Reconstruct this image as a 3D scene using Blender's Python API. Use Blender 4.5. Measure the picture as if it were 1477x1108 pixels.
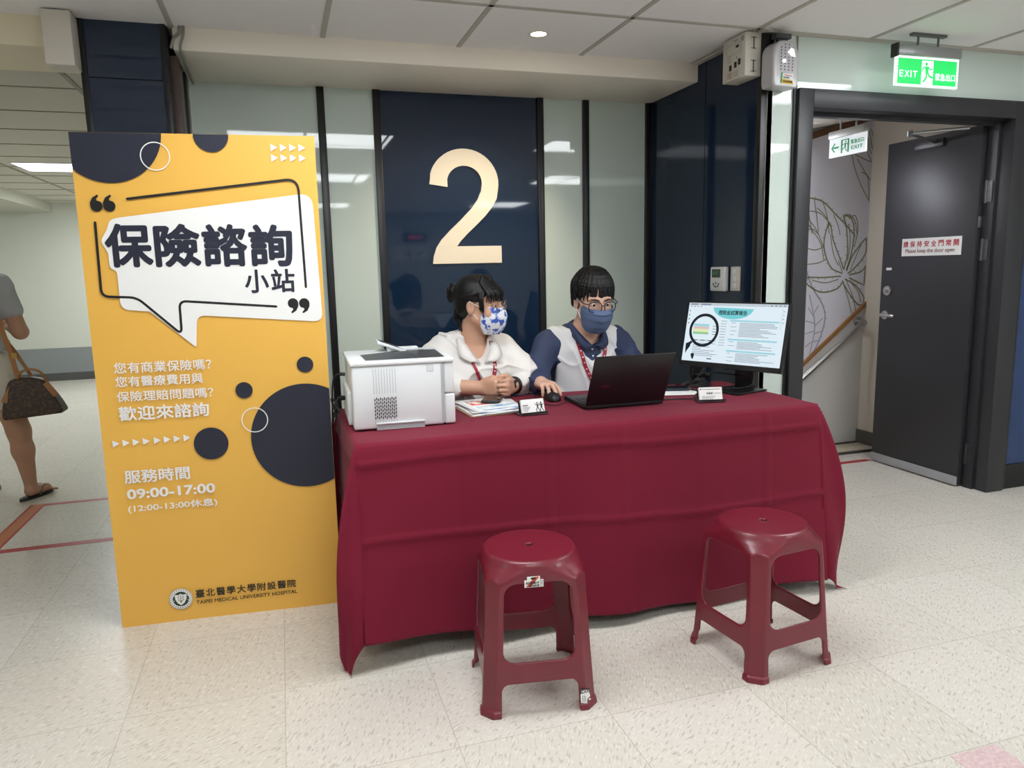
import bpy, bmesh, math, random
import numpy as np
from mathutils import Vector, Matrix, noise

random.seed(7)
SC = bpy.context.scene
COL = SC.collection
for o in list(bpy.data.objects):
    bpy.data.objects.remove(o)


def lin(c):
    c = c / 255.0
    return c / 12.92 if c <= 0.04045 else ((c + 0.055) / 1.055) ** 2.4


def rgb(r, g, b):
    return (lin(r), lin(g), lin(b), 1.0)


# ------------------------------------------------------------------ camera
F_PX = 1060.687
PITCH, YAW, ROLL, CAM_H = 0.15524562, 0.29970577, -0.02126521, 1.3
fw = Vector((math.sin(YAW) * math.cos(PITCH), math.cos(YAW) * math.cos(PITCH), -math.sin(PITCH)))
r0 = Vector((math.cos(YAW), -math.sin(YAW), 0))
u0 = r0.cross(fw)
rt = r0 * math.cos(ROLL) + u0 * math.sin(ROLL)
up = -r0 * math.sin(ROLL) + u0 * math.cos(ROLL)
cam = bpy.data.objects.new('camera', bpy.data.cameras.new('camera'))
COL.objects.link(cam)
M = Matrix((rt, up, -fw)).transposed().to_4x4()
M.translation = (0, 0, CAM_H)
cam.matrix_world = M
cam.data.sensor_width = 36.0
cam.data.sensor_fit = 'HORIZONTAL'
cam.data.lens = F_PX / 1477 * 36.0
cam.data.clip_start = 0.05
SC.camera = cam

# ------------------------------------------------------------------ world, exposure
W = bpy.data.worlds.new('world')
SC.world = W
W.use_nodes = True
W.node_tree.nodes['Background'].inputs[0].default_value = (0.75, 0.8, 0.9, 1)
W.node_tree.nodes['Background'].inputs[1].default_value = 0.05
SC.view_settings.view_transform = 'Standard'
SC.view_settings.look = 'None'
SC.view_settings.gamma = 1.0
SC.view_settings.use_curve_mapping = False
SC.view_settings.exposure = 0.0
PANEL_POWER = 13.0       # emission of the ceiling light diffusers
SPOT_POWER = 72.0      # the warm recessed downlight


# ------------------------------------------------------------------ materials
def mat(name, c, rough=0.5, metal=0.0, coat=0.0, spec=0.5, emit=None, es=0.0, bump=None, vary=None, trans=0.0, sheen=0.0, sss=0.0):
    m = bpy.data.materials.new(name)
    m.use_nodes = True
    nt = m.node_tree
    p = nt.nodes['Principled BSDF']
    p.inputs['Base Color'].default_value = c
    p.inputs['Roughness'].default_value = rough
    p.inputs['Metallic'].default_value = metal
    p.inputs['Coat Weight'].default_value = coat
    p.inputs['Coat Roughness'].default_value = 0.05
    p.inputs['Specular IOR Level'].default_value = spec
    p.inputs['Transmission Weight'].default_value = trans
    p.inputs['Sheen Weight'].default_value = sheen
    if sss:
        p.inputs['Subsurface Weight'].default_value = sss
        p.inputs['Subsurface Radius'].default_value = (0.012, 0.005, 0.003)
        p.inputs['Subsurface Scale'].default_value = 0.4
    if emit:
        p.inputs['Emission Color'].default_value = emit
        p.inputs['Emission Strength'].default_value = es
    co = None
    if bump or vary:
        co = nt.nodes.new('ShaderNodeTexCoord')
    if bump:
        n = nt.nodes.new('ShaderNodeTexNoise')
        n.inputs['Scale'].default_value = bump[0]
        n.inputs['Detail'].default_value = 4
        mp = nt.nodes.new('ShaderNodeMapping')
        if len(bump) > 2:
            mp.inputs['Scale'].default_value = bump[2]
        nt.links.new(co.outputs['Object'], mp.inputs[0])
        nt.links.new(mp.outputs[0], n.inputs['Vector'])
        b = nt.nodes.new('ShaderNodeBump')
        b.inputs['Strength'].default_value = bump[1]
        b.inputs['Distance'].default_value = 0.004
        nt.links.new(n.outputs[0], b.inputs['Height'])
        nt.links.new(b.outputs[0], p.inputs['Normal'])
    if vary:
        n = nt.nodes.new('ShaderNodeTexNoise')
        n.inputs['Scale'].default_value = vary[0]
        n.inputs['Detail'].default_value = 5
        nt.links.new(co.outputs['Object'], n.inputs['Vector'])
        rp = nt.nodes.new('ShaderNodeValToRGB')
        rp.color_ramp.elements[0].position = vary[2] if len(vary) > 2 else 0.35
        rp.color_ramp.elements[1].position = vary[3] if len(vary) > 3 else 0.65
        rp.color_ramp.elements[0].color = c
        rp.color_ramp.elements[1].color = vary[1]
        nt.links.new(n.outputs[0], rp.inputs[0])
        nt.links.new(rp.outputs[0], p.inputs['Base Color'])
    return m


# ------------------------------------------------------------------ mesh helpers
TEXT_CACHE = {}


def text_geo(body, bold=0.0):
    key = (body, bold)
    if key not in TEXT_CACHE:
        c = bpy.data.curves.new('lettering', 'FONT')
        c.body = body
        c.offset = bold
        c.resolution_u = 3
        o = bpy.data.objects.new('lettering', c)
        COL.objects.link(o)
        dg = bpy.context.evaluated_depsgraph_get()
        dg.update()
        me = bpy.data.meshes.new_from_object(o.evaluated_get(dg))
        vs = [v.co.copy() for v in me.vertices]
        fs = [tuple(p.vertices) for p in me.polygons]
        bpy.data.objects.remove(o)
        bpy.data.meshes.remove(me)
        TEXT_CACHE[key] = (vs, fs)
    return TEXT_CACHE[key]


def frame(origin, xdir, ydir):
    x = Vector(xdir).normalized()
    z = x.cross(Vector(ydir)).normalized()
    y = z.cross(x)
    m = Matrix((x, y, z)).transposed().to_4x4()
    m.translation = origin
    return m


class MB:
    def __init__(self):
        self.bm = bmesh.new()

    def _fin(self, faces, mi, M):
        vs = {v for f in faces for v in f.verts}
        if M is not None:
            for v in vs:
                v.co = M @ v.co
        for f in faces:
            f.material_index = mi

    def mesh(self, verts, faces, mi=0, M=None):
        vv = [self.bm.verts.new(M @ Vector(v) if M is not None else v) for v in verts]
        for f in faces:
            try:
                g = self.bm.faces.new([vv[i] for i in f])
                g.material_index = mi
            except ValueError:
                pass
        return self

    def box(self, lo, hi, mi=0, M=None, bev=0.0, seg=2):
        t = bmesh.new()
        bmesh.ops.create_cube(t, size=1)
        c = (Vector(lo) + Vector(hi)) / 2
        s = Vector(hi) - Vector(lo)
        for v in t.verts:
            v.co = Vector((v.co.x * s.x, v.co.y * s.y, v.co.z * s.z)) + c
        if bev:
            bmesh.ops.bevel(t, geom=t.edges[:], offset=bev, segments=seg, affect='EDGES', profile=0.5)
        self.join(t, mi, M)
        return self

    def join(self, t, mi=0, M=None):
        t.verts.index_update()
        self.mesh([v.co.copy() for v in t.verts], [[v.index for v in f.verts] for f in t.faces], mi, M)
        t.free()

    def cyl(self, p0, p1, r, r1=None, seg=24, mi=0, M=None, cap=True):
        p0, p1 = Vector(p0), Vector(p1)
        r1 = r if r1 is None else r1
        d = (p1 - p0).normalized()
        a = d.orthogonal().normalized()
        b = d.cross(a)
        vs = []
        for p, q in ((p0, r), (p1, r1)):
            for i in range(seg):
                t = 2 * math.pi * i / seg
                vs.append(p + (a * math.cos(t) + b * math.sin(t)) * q)
        fs = [[i, (i + 1) % seg, seg + (i + 1) % seg, seg + i] for i in range(seg)]
        if cap:
            fs += [list(range(seg))[::-1], list(range(seg, 2 * seg))]
        return self.mesh(vs, fs, mi, M)

    def tube(self, pts, r, seg=8, mi=0, M=None):
        pts = [Vector(p) for p in pts]
        n = len(pts)
        rs = r if isinstance(r, (list, tuple)) else [r] * n
        vs, fs = [], []
        a = None
        for i, p in enumerate(pts):
            d = (pts[min(i + 1, n - 1)] - pts[max(i - 1, 0)]).normalized()
            if a is None:
                a = d.orthogonal().normalized()
            else:
                a = (a - d * a.dot(d)).normalized()
            b = d.cross(a)
            for k in range(seg):
                t = 2 * math.pi * k / seg
                vs.append(p + (a * math.cos(t) + b * math.sin(t)) * rs[i])
        for i in range(n - 1):
            for k in range(seg):
                fs.append([i * seg + k, i * seg + (k + 1) % seg, (i + 1) * seg + (k + 1) % seg, (i + 1) * seg + k])
        fs += [list(range(seg))[::-1], list(range((n - 1) * seg, n * seg))]
        return self.mesh(vs, fs, mi, M)

    def prism(self, pts, z0, z1, mi=0, M=None):
        """closed outline (local x, y) between z0 and z1; z0 == z1 makes one face"""
        n = len(pts)
        if abs(z1 - z0) < 1e-9:
            t = bmesh.new()
            f = t.faces.new([t.verts.new((p[0], p[1], z0)) for p in pts])
            bmesh.ops.triangulate(t, faces=[f])
            self.join(t, mi, M)
            return self
        t = bmesh.new()
        a = [t.verts.new((p[0], p[1], z0)) for p in pts]
        b = [t.verts.new((p[0], p[1], z1)) for p in pts]
        ff = [t.faces.new(a[::-1]), t.faces.new(b)]
        for i in range(n):
            t.faces.new((a[i], a[(i + 1) % n], b[(i + 1) % n], b[i]))
        bmesh.ops.recalc_face_normals(t, faces=t.faces[:])
        bmesh.ops.triangulate(t, faces=ff)
        self.join(t, mi, M)
        return self

    def disc(self, c, r, mi=0, M=None, z=0.0, seg=40, ry=None):
        ry = r if ry is None else ry
        return self.prism([(c[0] + r * math.cos(2 * math.pi * i / seg), c[1] + ry * math.sin(2 * math.pi * i / seg)) for i in range(seg)], z, z, mi, M)

    def annulus(self, c, r0, r1, mi=0, M=None, z=0.0, seg=48, e=1.0):
        vs, fs = [], []
        for i in range(seg):
            t = 2 * math.pi * i / seg
            for r in (r0, r1):
                vs.append((c[0] + r * math.cos(t), c[1] + e * r * math.sin(t), z))
        for i in range(seg):
            j = (i + 1) % seg
            fs.append([2 * i, 2 * i + 1, 2 * j + 1, 2 * j])
        return self.mesh(vs, fs, mi, M)

    def stroke(self, pts, w, mi=0, M=None, z=0.0, rnd=True):
        """flat ribbon of width w along 2-D points"""
        pts = [Vector((p[0], p[1])) for p in pts]
        n = len(pts)
        vs, fs = [], []
        for i, p in enumerate(pts):
            d = (pts[min(i + 1, n - 1)] - pts[max(i - 1, 0)]).normalized()
            q = Vector((-d.y, d.x)) * w / 2
            vs += [(p.x + q.x, p.y + q.y, z), (p.x - q.x, p.y - q.y, z)]
        for i in range(n - 1):
            fs.append([2 * i, 2 * i + 1, 2 * i + 3, 2 * i + 2])
        self.mesh(vs, fs, mi, M)
        if rnd:
            for p in (pts[0], pts[-1]):
                self.disc(p, w / 2, mi, M, z - 1e-5, 12)
        return self

    def text(self, body, x0, y0, w, h, mi=0, M=None, z=0.0, bold=0.0, keep=False):
        """lettering stretched into the box (x0, y0, w, h); keep = natural width, centred"""
        vs, fs = text_geo(body, 0.0)
        if bold and vs:
            # heavier weight: the same glyphs stamped again a little to each side
            k, base, bf = len(vs), list(vs), list(fs)
            for i in range(8):
                a = 2 * math.pi * i / 8
                fs = fs + [tuple(j + k * (i + 1) for j in f) for f in bf]
                vs = vs + [Vector((v.x + bold * math.cos(a), v.y + bold * math.sin(a), 0.00007 * (i + 1))) for v in base]
        if not vs:
            return self
        ax, bx = min(v.x for v in vs), max(v.x for v in vs)
        ay, by = min(v.y for v in vs), max(v.y for v in vs)
        sy = h / max(by - ay, 1e-6)
        sx = w / max(bx - ax, 1e-6)
        if keep:
            s = min(sx, sy)
            x0 += (w - s * (bx - ax)) / 2
            y0 += (h - s * (by - ay)) / 2
            sx = sy = s
        return self.mesh([(x0 + (v.x - ax) * sx, y0 + (v.y - ay) * sy, z + v.z) for v in vs], fs, mi, M)

    def lathe(self, prof, mi=0, M=None, seg=32):
        n = len(prof)
        vs, fs = [], []
        for i in range(seg):
            t = 2 * math.pi * i / seg
            vs += [(r * math.cos(t), r * math.sin(t), z) for r, z in prof]
        for i in range(seg):
            j = (i + 1) % seg
            for k in range(n - 1):
                fs.append([i * n + k, j * n + k, j * n + k + 1, i * n + k + 1])
        self.mesh(vs, fs, mi, M)
        bmesh.ops.remove_doubles(self.bm, verts=self.bm.verts[:], dist=1e-6)
        return self

    def build(self, name, mats, parent=None, smooth=None, loc=None):
        me = bpy.data.meshes.new(name)
        bmesh.ops.recalc_face_normals(self.bm, faces=self.bm.faces[:]) if smooth is not None else None
        self.bm.to_mesh(me)
        self.bm.free()
        for m in (mats if isinstance(mats, (list, tuple)) else [mats]):
            me.materials.append(m)
        if smooth is not None:
            me.polygons.foreach_set('use_smooth', [True] * len(me.polygons))
            me.set_sharp_from_angle(angle=math.radians(smooth))
        o = bpy.data.objects.new(name, me)
        COL.objects.link(o)
        if parent is not None:
            o.parent = parent
        if loc is not None:
            o.location = loc
        return o


def tag(o, label=None, cat=None, group=None, kind=None):
    if label:
        o['label'] = label
    if cat:
        o['category'] = cat
    if group:
        o['group'] = group
    if kind:
        o['kind'] = kind
    return o


def thing(name, label, cat, loc=(0, 0, 0), rz=0.0, group=None, kind=None):
    o = bpy.data.objects.new(name, None)
    COL.objects.link(o)
    o.location = loc
    o.rotation_euler = (0, 0, rz)
    o.empty_display_size = 0.05
    return tag(o, label, cat, group, kind)


def struct(o, label, cat):
    return tag(o, label, cat, None, 'structure')


def dup(root, loc, rz, label):
    """a copy of a thing with copies of its parts and sub-parts"""
    r = root.copy()
    COL.objects.link(r)
    r.location = loc
    r.rotation_euler = (0, 0, rz)
    r['label'] = label
    for ch in list(root.children):
        c = ch.copy()
        COL.objects.link(c)
        c.parent = r
        for g in ch.children:
            d = g.copy()
            COL.objects.link(d)
            d.parent = c
    return r


def smooth_path(pts, n=8):
    """Catmull-Rom through the points"""
    P = [Vector(p) for p in pts]
    P = [P[0] * 2 - P[1]] + P + [P[-1] * 2 - P[-2]]
    out = []
    for i in range(1, len(P) - 2):
        for k in range(n):
            t = k / n
            a, b, c, d = P[i - 1], P[i], P[i + 1], P[i + 2]
            out.append(0.5 * ((2 * b) + (c - a) * t + (2 * a - 5 * b + 4 * c - d) * t * t + (3 * b - 3 * c + d - a) * t ** 3))
    out.append(P[-2])
    return out


# shared materials
M_BLACK = mat('black_plastic', rgb(22, 22, 24), 0.45)
M_BLACKALU = mat('black_anodised_frame', rgb(20, 20, 22), 0.35, spec=0.5)
M_NAVY = mat('navy_back_painted_glass', rgb(22, 41, 66), 0.03, spec=0.6)
M_NAVYS = mat('navy_side_glass', rgb(24, 39, 62), 0.06, spec=0.3)
M_WGLASS = mat('pale_green_back_painted_glass', rgb(205, 218, 211), 0.03, spec=0.6)
M_CREAM = mat('cream_paint', rgb(216, 211, 198), 0.6, bump=(60, 0.05))
M_WPLASTIC = mat('white_plastic', rgb(228, 229, 228), 0.4)
M_IVORY = mat('ivory_plastic', rgb(214, 210, 198), 0.45)
M_STEEL = mat('brushed_steel', rgb(190, 188, 184), 0.3, metal=1.0)
M_GREYMETAL = mat('grey_aluminium', rgb(165, 166, 168), 0.38, metal=0.9)
M_CHARC = mat('charcoal_painted_steel', rgb(42, 42, 46), 0.4, spec=0.5)
M_WHITE = mat('white_paper', rgb(238, 238, 236), 0.6)
M_INK = mat('dark_ink', rgb(36, 42, 58), 0.6)
M_RED = mat('red_print', rgb(176, 40, 52), 0.5)
M_GREEN = mat('green_print', rgb(40, 150, 70), 0.5)
M_YELLOWP = mat('yellow_print', rgb(236, 190, 40), 0.5)
M_CABLE = mat('black_cable_rubber', rgb(18, 18, 20), 0.5)
# ================================================================== THE SETTING
CEIL = 2.35
YB = 4.13      # back wall of the counter niche
XS = 2.177     # blue side wall of the niche
YD = 3.05      # wall with the doorway
XL = -0.37     # left side of the niche


def floor_material():
    m = bpy.data.materials.new('speckled_vinyl_tile')
    m.use_nodes = True
    nt = m.node_tree
    L = nt.links.new
    N = nt.nodes.new
    p = nt.nodes['Principled BSDF']
    p.inputs['Roughness'].default_value = 0.27
    p.inputs['Specular IOR Level'].default_value = 0.45
    co = N('ShaderNodeTexCoord')

    def math_(op, a, b=None):
        n = N('ShaderNodeMath')
        n.operation = op
        for i, v in enumerate((a, b)):
            if v is None:
                continue
            if hasattr(v, 'links'):
                L(v, n.inputs[i])
            else:
                n.inputs[i].default_value = v
        return n.outputs[0]

    sx = N('ShaderNodeSeparateXYZ')
    L(co.outputs['Object'], sx.inputs[0])
    T = 0.4572
    tx = math_('DIVIDE', math_('ADD', sx.outputs[0], 0.07), T)
    ty = math_('DIVIDE', math_('SUBTRACT', sx.outputs[1], 1.815), T)
    fx, fy = math_('FLOOR', tx), math_('FLOOR', ty)
    # distance to a seam
    rx = math_('ABSOLUTE', math_('SUBTRACT', math_('SUBTRACT', tx, fx), 0.5))
    ry = math_('ABSOLUTE', math_('SUBTRACT', math_('SUBTRACT', ty, fy), 0.5))
    seam = math_('GREATER_THAN', math_('MAXIMUM', rx, ry), 0.4972)
    # each tile turns its chips one way or the other
    par = math_('FLOORED_MODULO', math_('ADD', fx, fy), 2.0)
    ang = math_('ADD', math_('MULTIPLY', par, 0.5), 0.45)
    rot = N('ShaderNodeVectorRotate')
    rot.rotation_type = 'Z_AXIS'
    L(co.outputs['Object'], rot.inputs['Vector'])
    L(ang, rot.inputs['Angle'])
    cols = []
    for sc, seed in (((150, 34, 1), 0.0), ((170, 40, 1), 7.3)):
        mp = N('ShaderNodeMapping')
        mp.inputs['Scale'].default_value = sc
        mp.inputs['Location'].default_value = (seed, seed, 0)
        L(rot.outputs[0], mp.inputs[0])
        n = N('ShaderNodeTexNoise')
        n.inputs['Scale'].default_value = 1.0
        n.inputs['Detail'].default_value = 1.0
        L(mp.outputs[0], n.inputs['Vector'])
        cols.append(n.outputs[0])
    wn = N('ShaderNodeTexWhiteNoise')
    wn.noise_dimensions = '2D'
    cv = N('ShaderNodeCombineXYZ')
    L(fx, cv.inputs[0])
    L(fy, cv.inputs[1])
    L(cv.outputs[0], wn.inputs['Vector'])
    base = N('ShaderNodeMixRGB')
    base.inputs[1].default_value = rgb(212, 206, 194)
    base.inputs[2].default_value = rgb(219, 213, 203)
    L(wn.outputs['Value'], base.inputs[0])
    dark = N('ShaderNodeMixRGB')
    dark.inputs[2].default_value = rgb(168, 160, 146)
    L(math_('MULTIPLY', math_('GREATER_THAN', cols[0], 0.62), 0.48), dark.inputs[0])
    L(base.outputs[0], dark.inputs[1])
    lite = N('ShaderNodeMixRGB')
    lite.inputs[2].default_value = rgb(228, 224, 214)
    L(math_('MULTIPLY', math_('GREATER_THAN', cols[1], 0.6), 0.7), lite.inputs[0])
    L(dark.outputs[0], lite.inputs[1])
    sm = N('ShaderNodeMixRGB')
    sm.inputs[2].default_value = rgb(165, 158, 146)
    L(math_('MULTIPLY', seam, 0.6), sm.inputs[0])
    L(lite.outputs[0], sm.inputs[1])
    L(sm.outputs[0], p.inputs['Base Color'])
    b = N('ShaderNodeBump')
    b.inputs['Strength'].default_value = 0.05
    b.inputs['Distance'].default_value = 0.002
    n2 = N('ShaderNodeTexNoise')
    n2.inputs['Scale'].default_value = 22
    L(co.outputs['Object'], n2.inputs['Vector'])
    L(n2.outputs[0], b.inputs['Height'])
    L(b.outputs[0], p.inputs['Normal'])
    return m


X0, X1, Y0, Y1 = -4.6, 5.6, -5.2, 10.9
fl = MB().box((X0, Y0, -0.05), (X1, Y1, 0.0)).build('floor', floor_material())
struct(fl, 'cream speckled vinyl tile floor of the hospital lobby', 'floor')

M_CEIL = mat('ceiling_board', rgb(245, 243, 244), 0.75, bump=(220, 0.12))
M_TBAR = mat('ceiling_bar', rgb(186, 182, 174), 0.5)
c = MB()
c.box((X0, Y0, CEIL), (X1, YD, CEIL + 0.05))
c.box((XL - 0.34, YD, CEIL), (XS, YB + 0.2, CEIL + 0.05))
c.box((X0, YD, CEIL), (XL - 0.34, 3.62, CEIL + 0.05))
ce = c.build('ceiling', [M_CEIL])
struct(ce, 'white board lobby ceiling in a square bar grid', 'ceiling')
g = MB()
xs = [-0.372 + 0.627 * k for k in range(-6, 10)]
ys = [3.03 - 0.625 * k for k in range(0, 13)]
for x in xs:
    if X0 < x < X1:
        g.box((x - 0.011, Y0, CEIL - 0.004), (x + 0.011, 3.62 if -0.8 < x < XS else YD, CEIL + 0.001))
for y in ys:
    g.box((X0, y - 0.011, CEIL - 0.004), (X1 if y < 3.0 else XS, y + 0.011, CEIL + 0.001))
g.box((XS - 0.03, 3.0, CEIL - 0.012), (XS, 3.62, CEIL + 0.001))
g.box((XS, YD - 0.022, CEIL - 0.012), (X1, YD, CEIL + 0.001))
g.build('ceiling_grid', M_TBAR, ce)

# corridor ceiling beyond the beam, its bars and the stepped bulkhead
c = MB().box((X0, 4.0, 2.24), (XL - 0.02, Y1, 2.29))
cc = c.build('ceiling_corridor', mat('corridor_ceiling_board', rgb(206, 203, 190), 0.8))
struct(cc, 'beige strip tile ceiling of the corridor at the left', 'ceiling')
g = MB()
y = 4.35
while y < 10.6:
    g.box((X0, y - 0.007, 2.236), (XL - 0.02, y + 0.007, 2.241))
    y += 0.6
for x in (-0.9, -2.12, -3.34):
    g.box((x - 0.012, 4.0, 2.2355), (x + 0.012, Y1, 2.241))
g.build('ceiling_grid', mat('corridor_bar', rgb(150, 146, 132), 0.6), cc)
b = MB().box((X0, 4.6, 2.12), (-2.66, Y1, 2.24)).build('trim_1', mat('bulkhead_paint', rgb(196, 195, 182), 0.6))
struct(b, 'stepped beige bulkhead along the corridor ceiling', 'trim')
b = MB().box((X0, 3.58, 2.232), (XL - 0.335, 4.0, CEIL)).build('trim_2', mat('beam_paint', rgb(236, 226, 198), 0.6))
struct(b, 'cream ceiling beam across the corridor mouth', 'trim')

M_CWALL = mat('corridor_wall_paint', rgb(214, 217, 206), 0.55)
M_WAINS = mat('grey_wainscot', rgb(142, 147, 148), 0.45)
M_DKBASE = mat('dark_baseboard', rgb(84, 84, 82), 0.45)
w = MB().box((X0, 10.7, 0), (XL, 10.85, 2.3)).build('wall_far', M_CWALL)
struct(w, 'pale wall with grey lower band at the corridor end', 'wall')
MB().box((X0, 10.685, 0.1), (XL, 10.7, 0.42)).build('wainscot', M_WAINS, w)
b = MB().box((X0, 10.68, 0), (XL, 10.7, 0.1)).build('baseboard_far', M_DKBASE)
struct(b, 'dark baseboard along the far corridor wall', 'baseboard')
w = MB().box((X0 - 0.1, Y0, 0), (X0, Y1, 2.4)).build('wall_left', M_CWALL)
struct(w, 'pale wall far out at the left of the lobby', 'wall')
w = MB().box((XL - 0.36, YB + 0.06, 0), (XL - 0.02, Y1, 2.4)).build('wall_corridor', M_CWALL)
struct(w, 'pale corridor wall behind the navy column', 'wall')
# the lobby behind the camera (it shows in the glass of the counter wall)
w = MB().box((X0, Y0 - 0.1, 0), (X1, Y0, 2.4)).build('wall_rear', mat('rear_wall_paint', rgb(196, 198, 196), 0.6))
struct(w, 'pale lobby wall opposite the counter, seen reflected in glass', 'wall')
w = MB().box((X1, Y0, 0), (X1 + 0.1, YD, 2.4)).build('wall_right', mat('right_wall_paint', rgb(206, 208, 204), 0.6))
struct(w, 'pale lobby wall out of frame at the right', 'wall')

# --- niche back wall: pale and navy glass panels between black mullions
wb = thing('wall_back', 'glass panel wall with pale and navy panes behind the counter', 'wall', kind='structure')
MB().box((XL - 0.02, YB + 0.012, 0), (XS + 0.05, YB + 0.1, CEIL)).build('wall_core', M_CREAM, wb)
mull = [0.262, 0.55, 1.475, 1.755, 2.16]
edges = [XL] + mull
for i, (a, b_) in enumerate(zip(edges[:-1], edges[1:])):
    hw = 0.019
    pb = MB().box((a + (hw if i else 0), YB, 0.0), (b_ - hw, YB + 0.01, 2.30))
    pb.build('glass_panel', M_NAVY if i == 2 else M_WGLASS, wb)
for m_ in mull:
    MB().box((m_ - 0.019, YB - 0.018, 0), (m_ + 0.019, YB + 0.012, 2.30), bev=0.003).build('mullion', M_BLACKALU, wb, smooth=30)
MB().box((XL, YB - 0.004, 1.3), (XL + 0.62, YB + 0.0005, 1.303)).build('seam', M_TBAR, wb)

s = MB().box((XL - 0.0, 3.6, 2.255), (XS, YB + 0.02, CEIL + 0.02), bev=0.004).build('trim_3', mat('soffit_paint', rgb(249, 242, 229), 0.55), smooth=30)
struct(s, 'cream soffit box above the glass counter wall', 'trim')

# --- navy side wall of the niche and its corner post
ws = thing('wall_side', 'navy glass side wall between the counter and the doorway', 'wall', kind='structure')
MB().box((XS + 0.012, YD, 0), (XS + 0.06, YB + 0.1, CEIL)).build('wall_core', M_CREAM, ws)
MB().box((XS, YD + 0.03, 0), (XS + 0.011, 3.52, CEIL)).build('glass_panel', M_NAVYS, ws)
MB().box((XS, 3.526, 0), (XS + 0.011, YB, CEIL)).build('glass_panel', M_NAVYS, ws)
MB().box((XS - 0.005, YD - 0.006, 0), (XS + 0.03, YD + 0.032, CEIL), bev=0.003).build('corner_post', M_BLACKALU, ws, smooth=30)
MB().box((XS - 0.012, YB - 0.03, 0), (XS + 0.005, YB, 2.255)).build('mullion', M_BLACKALU, ws)

# --- left side of the niche: column and door frame strips
cl = thing('column', 'navy glass clad column behind the yellow standee', 'column', (-0.56, 3.6, 0), kind='structure')
for a, b_ in ((0, 2.12), (2.124, CEIL)):
    MB().box((-0.145, -0.02, a), (0.145, 0.0, b_)).build('glass_panel', M_NAVY, cl)
MB().box((-0.16, 0.0, 0), (0.17, 0.5, CEIL)).build('column_core', M_BLACK, cl)
for x in (-0.155, 0.155):
    MB().box((x - 0.012, -0.028, 0), (x + 0.012, 0.01, CEIL), bev=0.003).build('mullion', M_BLACKALU, cl, smooth=30)
sl = thing('door_1', 'brown and black side door frame in the niche beside the column', 'door', (XL, 3.6, 0), kind='structure')
MB().box((-0.03, 0.03, 0), (0.012, 0.1, 2.24), bev=0.004).build('door_post', mat('brown_wood_frame', rgb(74, 56, 50), 0.45), sl, smooth=30)
MB().box((-0.03, 0.1, 0), (0.0, 0.3, 2.24)).build('door_leaf', mat('grey_door_leaf', rgb(120, 118, 116), 0.4), sl)
MB().box((-0.03, 0.3, 0), (0.012, 0.4, 2.24), bev=0.004).build('door_post', M_BLACKALU, sl, smooth=30)
MB().box((-0.03, 0.4, 0), (0.006, 0.535, 2.26)).build('white_trim', mat('white_trim_paint', rgb(226, 224, 214), 0.5), sl)

# --- wall with the doorway
wd = thing('wall_front', 'pale glass wall around the stair doorway', 'wall', kind='structure')
MB().box((XS + 0.034, YD, 0), (2.352, YD + 0.01, CEIL)).build('glass_panel', M_WGLASS, wd)
MB().box((2.37, YD, 2.108), (X1, YD + 0.01, CEIL)).build('glass_panel', M_WGLASS, wd)
MB().box((XS + 0.06, YD + 0.012, 0), (2.362, YD + 0.1, CEIL)).build('wall_core', M_CREAM, wd)
MB().box((2.362, YD + 0.012, 2.108), (X1, YD + 0.1, CEIL + 0.3)).build('wall_core', M_CREAM, wd)
MB().box((3.86, YD + 0.012, 0), (X1, YD + 0.1, 2.108)).build('wall_core', M_CREAM, wd)
MB().box((2.348, YD - 0.012, 0), (2.364, YD + 0.01, 2.12)).build('mullion', M_BLACKALU, wd)
MB().box((3.828, YD - 0.016, 0), (3.858, YD + 0.01, 2.108), bev=0.003).build('mullion', M_BLACKALU, wd, smooth=30)
MB().box((3.858, YD, 0.14), (4.06, YD + 0.01, 2.108)).build('glass_panel', mat('blue_back_painted_glass', rgb(28, 58, 104), 0.04, spec=0.6), wd)
MB().box((4.062, YD, 0.14), (X1, YD + 0.01, 2.108)).build('glass_panel', M_NAVY, wd)
MB().box((3.858, YD - 0.012, 0), (X1, YD + 0.011, 0.14), bev=0.003).build('bottom_rail', M_BLACKALU, wd, smooth=30)

# --- steel door frame, the opened leaf
d2 = thing('door_2', 'dark grey steel double door frame with one leaf standing open', 'door', kind='structure')
fr = MB()
fr.box((2.364, YD - 0.03, 0), (2.446, YD + 0.12, 2.105), bev=0.003)
fr.box((3.705, YD - 0.03, 0), (3.828, YD + 0.12, 2.105), bev=0.003)
fr.box((2.446, YD - 0.03, 2.018), (3.705, YD + 0.12, 2.105), bev=0.003)
fr.box((2.446, YD + 0.06, 2.0), (3.705, YD + 0.1, 2.02))
fr.box((3.69, YD + 0.05, 0), (3.71, YD + 0.11, 2.02))
fr.box((2.44, YD + 0.05, 0), (2.458, YD + 0.11, 2.02))
fr.build('door_frame', M_CHARC, d2, smooth=30)
lf = MB().box((3.655, 3.165, 0.012), (3.7, 3.815, 2.012), bev=0.002).build('door_leaf', M_CHARC, d2, smooth=30)
MB().box((3.645, 3.165, 0.008), (3.655, 3.812, 0.06), bev=0.002).build('kick_plate', mat('kick_plate_grey', rgb(168, 169, 172), 0.4, metal=0.2), d2, smooth=30)
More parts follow.
